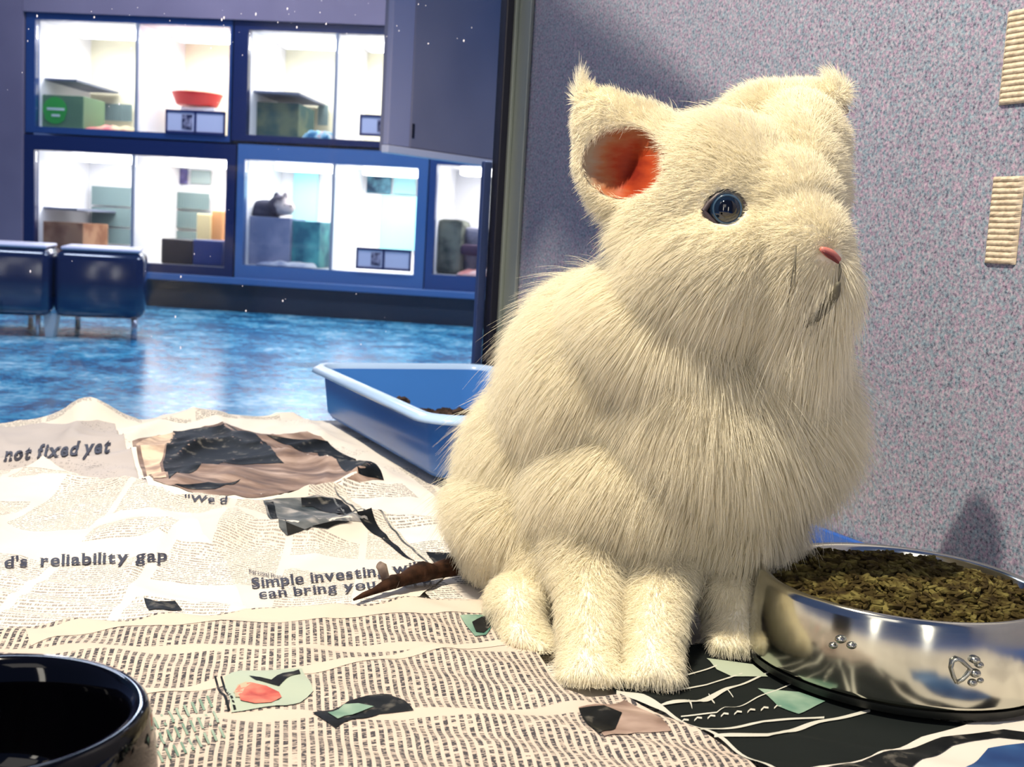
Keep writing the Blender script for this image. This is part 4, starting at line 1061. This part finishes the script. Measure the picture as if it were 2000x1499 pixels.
m, ntc, b = new_mat('tabby_coat'); N = NT(ntc); v = N.obj(); xs_, ys_, zs_ = N.sep(v); nn_ = N.noise(v, 14, 3).outputs[0]
f = N.m('ADD', N.m('MULTIPLY', xs_, 5.0), N.m('MULTIPLY', nn_, .6))
N.put(b.inputs['Base Color'], N.ramp(f, [(0.38, (.02, .022, .05)), (0.55, (.05, .04, .07)), (0.66, (.72, .60, .55))])); b.inputs['Roughness'].default_value = .9
for v in cme.vertices: v.co.z = max(v.co.z, zt4+.001)
cat = link('cat', cme, m, None, True); tag(cat, 'dark and cream cat lying on the grey box in the lower middle kennel', 'cat')
for px in (556, 568):
    bm = BM(); u, z = far(px, 402, .11); ball(bm, FP(u, .112, z), .006, .006, .006); obj('eye', bm, PUP, cat, True)
# K5 contents
put('cat_bed', 850, 902, 428, 540, .12, .3, noisy('grey_olive', [(.4, (.05, .06, .05)), (.6, (.20, .21, .16))], 9, .8), 'grey green bed box at the left of the lower right kennel', 'bed', zfloor=zf(K5), bevel=.03)
put('carrier', 904, 1000, 446, 545, .20, .25, noisy('grey_mauve', [(.4, (.12, .12, .16)), (.6, (.36, .34, .40))], 8, .8), 'grey mauve carrier in the lower right kennel beside the post', 'carrier', zfloor=zf(K5), bevel=.02)
put('bundle', 898, 945, 478, 500, .10, .09, pm('maroon', (.05, .02, .05), .8), 'small dark maroon bundle in the lower right kennel', 'bundle', bevel=.02)
soft('blanket', K5, 890, 1000, 545, .03, .04, noisy('rose_blanket', [(.4, (.75, .30, .25)), (.55, (.8, .75, .7))], 12, .9), 'white and rose blanket on the lower right kennel floor', 'blanket', 11)

# ---- bench
def bp(px, py, Y): p = at(px, py, Y); return p
YB = 4.35
VIN = pm('navy_vinyl', (0.006, 0.012, 0.05), 0.14, spec=1.0)
CHR = pm('chrome_leg', (.45, .48, .55), .25, 1.0); PAL = pm('pale_leg', (.35, .45, .50), .4)
ztb = bp(150, 489, YB).z; zbb = bp(150, 618, YB).z
br = thing('bench', Vector((bp(100, 600, YB).x-.2, YB+.2, ZF)), 'navy vinyl bench with two joined seats on slim legs, at the left edge', 'bench')
cr = bp(284, 550, YB); BO = (cr.x, cr.y); ab = math.radians(16.5)
BX = (-math.cos(ab), -math.sin(ab)); BY = (-math.sin(ab), math.cos(ab))
HILM = pm('pale_seat_highlight', (0.74, 0.66, 0.74), 0.35)  # bright reflection on the seat tops, put into the colour of a thin slab
def bpx(px, py, d):   # length along the bench for a pixel, on the line d behind its front
    n = Vector((BY[0], BY[1], 0)); p0 = Vector((BO[0]+BY[0]*d, BO[1]+BY[1]*d, 0)); q = ray(px, py); k = (p0-EYE).dot(n)/q.dot(n); p = EYE+q*k
    return (p.x-BO[0])*BX[0]+(p.y-BO[1])*BX[1]
for x0, x1 in ((284, 105), (101, -260)):
    a = bpx(x0, 550, 0); b = bpx(x1, 550, 0)
    bm = BM(); rbox(bm, BO, BX, BY, a, b, 0, .46, zbb, ztb, .035, 5)
    st = obj('seat', bm, VIN, br, True)
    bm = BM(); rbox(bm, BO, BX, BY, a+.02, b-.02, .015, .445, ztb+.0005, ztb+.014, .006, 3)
    obj('seat_highlight', bm, HILM, st, True)['label'] = 'pale slab standing in for the bright reflection on the seat'
for px, yoff, r, mt in ((262, .03, .011, CHR), (152, .38, .011, CHR), (60, .38, .011, CHR), (74, .05, .009, CHR), (-80, .05, .012, CHR), (-230, .05, .012, CHR), (-200, .38, .012, CHR)):
    l = bpx(px, 640, yoff); x, y = BO[0]+BX[0]*l+BY[0]*yoff, BO[1]+BX[1]*l+BY[1]*yoff
    bm = BM(); tube(bm, [(x, y, zbb+.01), (x, y, ZF)], r, 12); obj('leg', bm, mt, br, True)
l = bpx(92, 640, .02); x, y = BO[0]+BX[0]*l, BO[1]+BX[1]*l+.02
bm = BM(); hexa(bm, [(x-.014, y, ZF), (x+.014, y, ZF), (x+.014, y+.04, ZF), (x-.014, y+.04, ZF)], [(x-.026, y+.01, zbb+.01), (x+.026, y+.01, zbb+.01), (x+.026, y+.05, zbb+.01), (x-.026, y+.05, zbb+.01)], .003); obj('leg', bm, PAL, br)['label'] = 'pale tapered centre leg'

# ---- grey cabinet outside the glass
def hz(px, py, z):  # point at height z on the ray
    return fl(px, py, z)
zc0 = at(757, 294, 1.95).z; p0 = hz(757, 294, zc0); p1 = hz(795, 300, zc0); p2 = hz(972, 324, zc0)
ax_ = Vector((p2.x-p0.x, p2.y-p0.y)).normalized(); nrm = Vector((-ax_.y, ax_.x))
Lc = (Vector((p2.x, p2.y))-Vector((p0.x, p0.y))).length
l1 = (Vector((p1.x, p1.y))-Vector((p0.x, p0.y))).length
GREYP = noisy('grey_door_paint', [(.35, (.27, .26, .34)), (.65, (.36, .34, .43))], 3, .45)
EDG = pm('pale_edging', (.62, .58, .72), .25, .3); 
cbn = thing('wall_cabinet', Vector((p0.x, p0.y, zc0)), 'plain grey cabinet with pale edging hanging outside the glass', 'cabinet')
o2 = (p0.x, p0.y); axt = (ax_.x, ax_.y); nt_2 = (nrm.x, nrm.y)
bm = BM(); rbox(bm, o2, axt, nt_2, 0.004, Lc+.04, .0125, .022, zc0, 2.29); obj('carcass', bm, GREYP, cbn)
bm = BM(); rbox(bm, o2, axt, nt_2, l1, Lc+.04, .0, .012, zc0+.010, 2.28, .002); dr = obj('door', bm, GREYP, cbn)
bm = BM(); rbox(bm, o2, axt, nt_2, 0, l1-.001, .0, .012, zc0+.010, 2.28, .002); obj('edge_strip', bm, EDG, cbn)
bm = BM(); rbox(bm, o2, axt, nt_2, -.003, Lc+.04, -.003, .012, zc0-.004, zc0+.009, .002); obj('bottom_strip', bm, pm('white_edging', (.85, .83, .92), .3), cbn)
zl0 = at(800, 265, 1.95).z; zl1 = at(800, 236, 1.95).z
bm = BM(); rbox(bm, o2, axt, nt_2, l1+.003, l1+.008, -.0015, .001, zl0, zl1); obj('lock_slot', bm, BLK, dr)
# smears of dust on the glass: tiny specks
bm = BM()
for i in range(110):
    px = random.choice([random.uniform(0, 960), random.gauss(420, 160)]); py = random.choice([random.uniform(0, 700), random.uniform(0, 120), random.gauss(60, 60)])
    if not (0 < px < 960): continue
    n = Vector((BACK[0], BACK[1], 0)); p00 = Vector((C.x, C.y, 0)); d = ray(px, py); k = (p00-EYE).dot(n)/d.dot(n); p = EYE+d*k-n*.0003
    if p.z < 0.03: continue
    r = random.choice([.0003, .0004, .0005, .0009])
    ball(bm, p, r, r*.4, r*random.uniform(.8, 1.8), Matrix.Rotation(-A25, 3, 'Z'), 8, 6)
o = obj('dust_specks', bm, pm('white_dust', (.85, .82, .92), .8)); tag(o, 'white dust specks stuck on the glass pane', 'dust', kind='stuff')

# ================================================================== lights
def area(name, loc, target, size, power, col, sy=None, spread=None):
    ld = bpy.data.lights.new(name, 'AREA'); ld.energy = power; ld.color = col; ld.size = size
    if sy: ld.shape = 'RECTANGLE'; ld.size_y = sy
    if spread: ld.spread = math.radians(spread)
    o = bpy.data.objects.new(name, ld); COL.objects.link(o); o.location = loc
    o.rotation_euler = (Vector(target)-Vector(loc)).to_track_quat('-Z', 'Y').to_euler(); return o
KEY = Vector((-0.27, 0.40, 1.10))
ld = bpy.data.lights.new('kennel_lamp', 'SPOT'); ld.energy = 64; ld.color = (1.0, 0.88, 0.68); ld.shadow_soft_size = 0.012; ld.spot_size = math.radians(120); ld.spot_blend = 0.4
lo = bpy.data.objects.new('kennel_lamp', ld); COL.objects.link(lo); lo.location = KEY; lo.rotation_euler = (Vector((0.0, 0.70, 0.0))-KEY).to_track_quat('-Z', 'Y').to_euler()
area('kennel_front_light', (-0.35, -0.35, 0.75), (0.05, 0.65, 0.12), 0.45, 0.9, (1.0, 0.93, 0.82))
for x_ in (0.24, -0.62):
    area('bowl_stripe_light', (x_, -0.62, 0.32), (0.2, 0.56, 0.05), 0.10, 1.3, (1.0, 0.93, 0.80), 0.60)  # added strip lights behind the camera, for stripes reflected in the steel bowl
# far room ceiling lamps
for (x, y) in ((-1.6, 3.4), (0.4, 3.4), (-1.6, 5.3), (0.6, 5.3)):
    area('ceiling_lamp', (x, y, 2.25), (x, y, 0), 0.9, 26, (0.72, 0.82, 1.0), 0.3)
for K in (K1, K2, K3, K4, K5, K6):
    u0_, u1_, z0_, z1_, us_ = K[1]
    cells = [(u0_, us_), (us_, u1_)] if us_ else [(u0_, u1_)]
    for a_, b_2 in cells:
        p = FP((a_+b_2)/2, .30, z1_-.045); area('kennel_tube', p, p-Vector((0, 0, 1)), (b_2-a_)*.7, 2.6, (1.0, 0.97, 0.95), .12)
w = bpy.data.worlds.new('world'); scn.world = w; w.use_nodes = True
w.node_tree.nodes['Background'].inputs[0].default_value = (0.25, 0.38, 0.85, 1); w.node_tree.nodes['Background'].inputs[1].default_value = 0.22

# added hatch boards out of frame above the camera: they shade the wall corner from the kennel lamp
def wp(px, py): t, z = wall_pt(px, py); return Vector((C.x+WD[0]*t, C.y+WD[1]*t, z))
def onplane(Wp, Y): k = (Y-KEY.y)/(Wp.y-KEY.y); return KEY+(Wp-KEY)*k
SHM = pm('shade_board_grey', (.3, .3, .33), .5)
YH = 0.70
def board(pxs):
    pts = [onplane(wp(*p), YH) for p in pxs]; bm = BM()
    f0 = [bm.verts.new(p) for p in pts]; f1 = [bm.verts.new(p+Vector((0, .003, 0))) for p in pts]
    bm.faces.new(f0); bm.faces.new(f1[::-1])
    for i in range(len(pts)): j = (i+1) % len(pts); bm.faces.new((f0[j], f0[i], f1[i], f1[j]))
    return bm
hr = thing('shade_caster', onplane(wp(1200, 250), YH), 'unseen added grey hatch board above the frame', 'blocker')
obj('shade_board', board([(1092, 0), (1250, 168), (1420, 340), (1440, 225), (1380, 190), (1200, 45), (1140, 0), (1060, -90), (1020, -90)]), SHM, hr)
obj('shade_board', board([(1086, 0), (1245, 172), (1415, 348), (1300, 480), (1115, 520), (1066, 455), (1010, 560), (1000, -90), (1012, -90)]), SHM, hr)

scn.view_settings.view_transform = 'Standard'; scn.view_settings.look = 'None'; scn.view_settings.gamma = 1.0; scn.view_settings.use_curve_mapping = False
scn.view_settings.exposure = 0.46
scn.cycles.max_bounces = 8; scn.cycles.transparent_max_bounces = 16; scn.cycles.diffuse_bounces = 3
scn.cycles.use_denoising = True; scn.cycles.use_adaptive_sampling = True; scn.cycles.adaptive_threshold = 0.035
scn.cycles_curves.shape = 'RIBBONS'
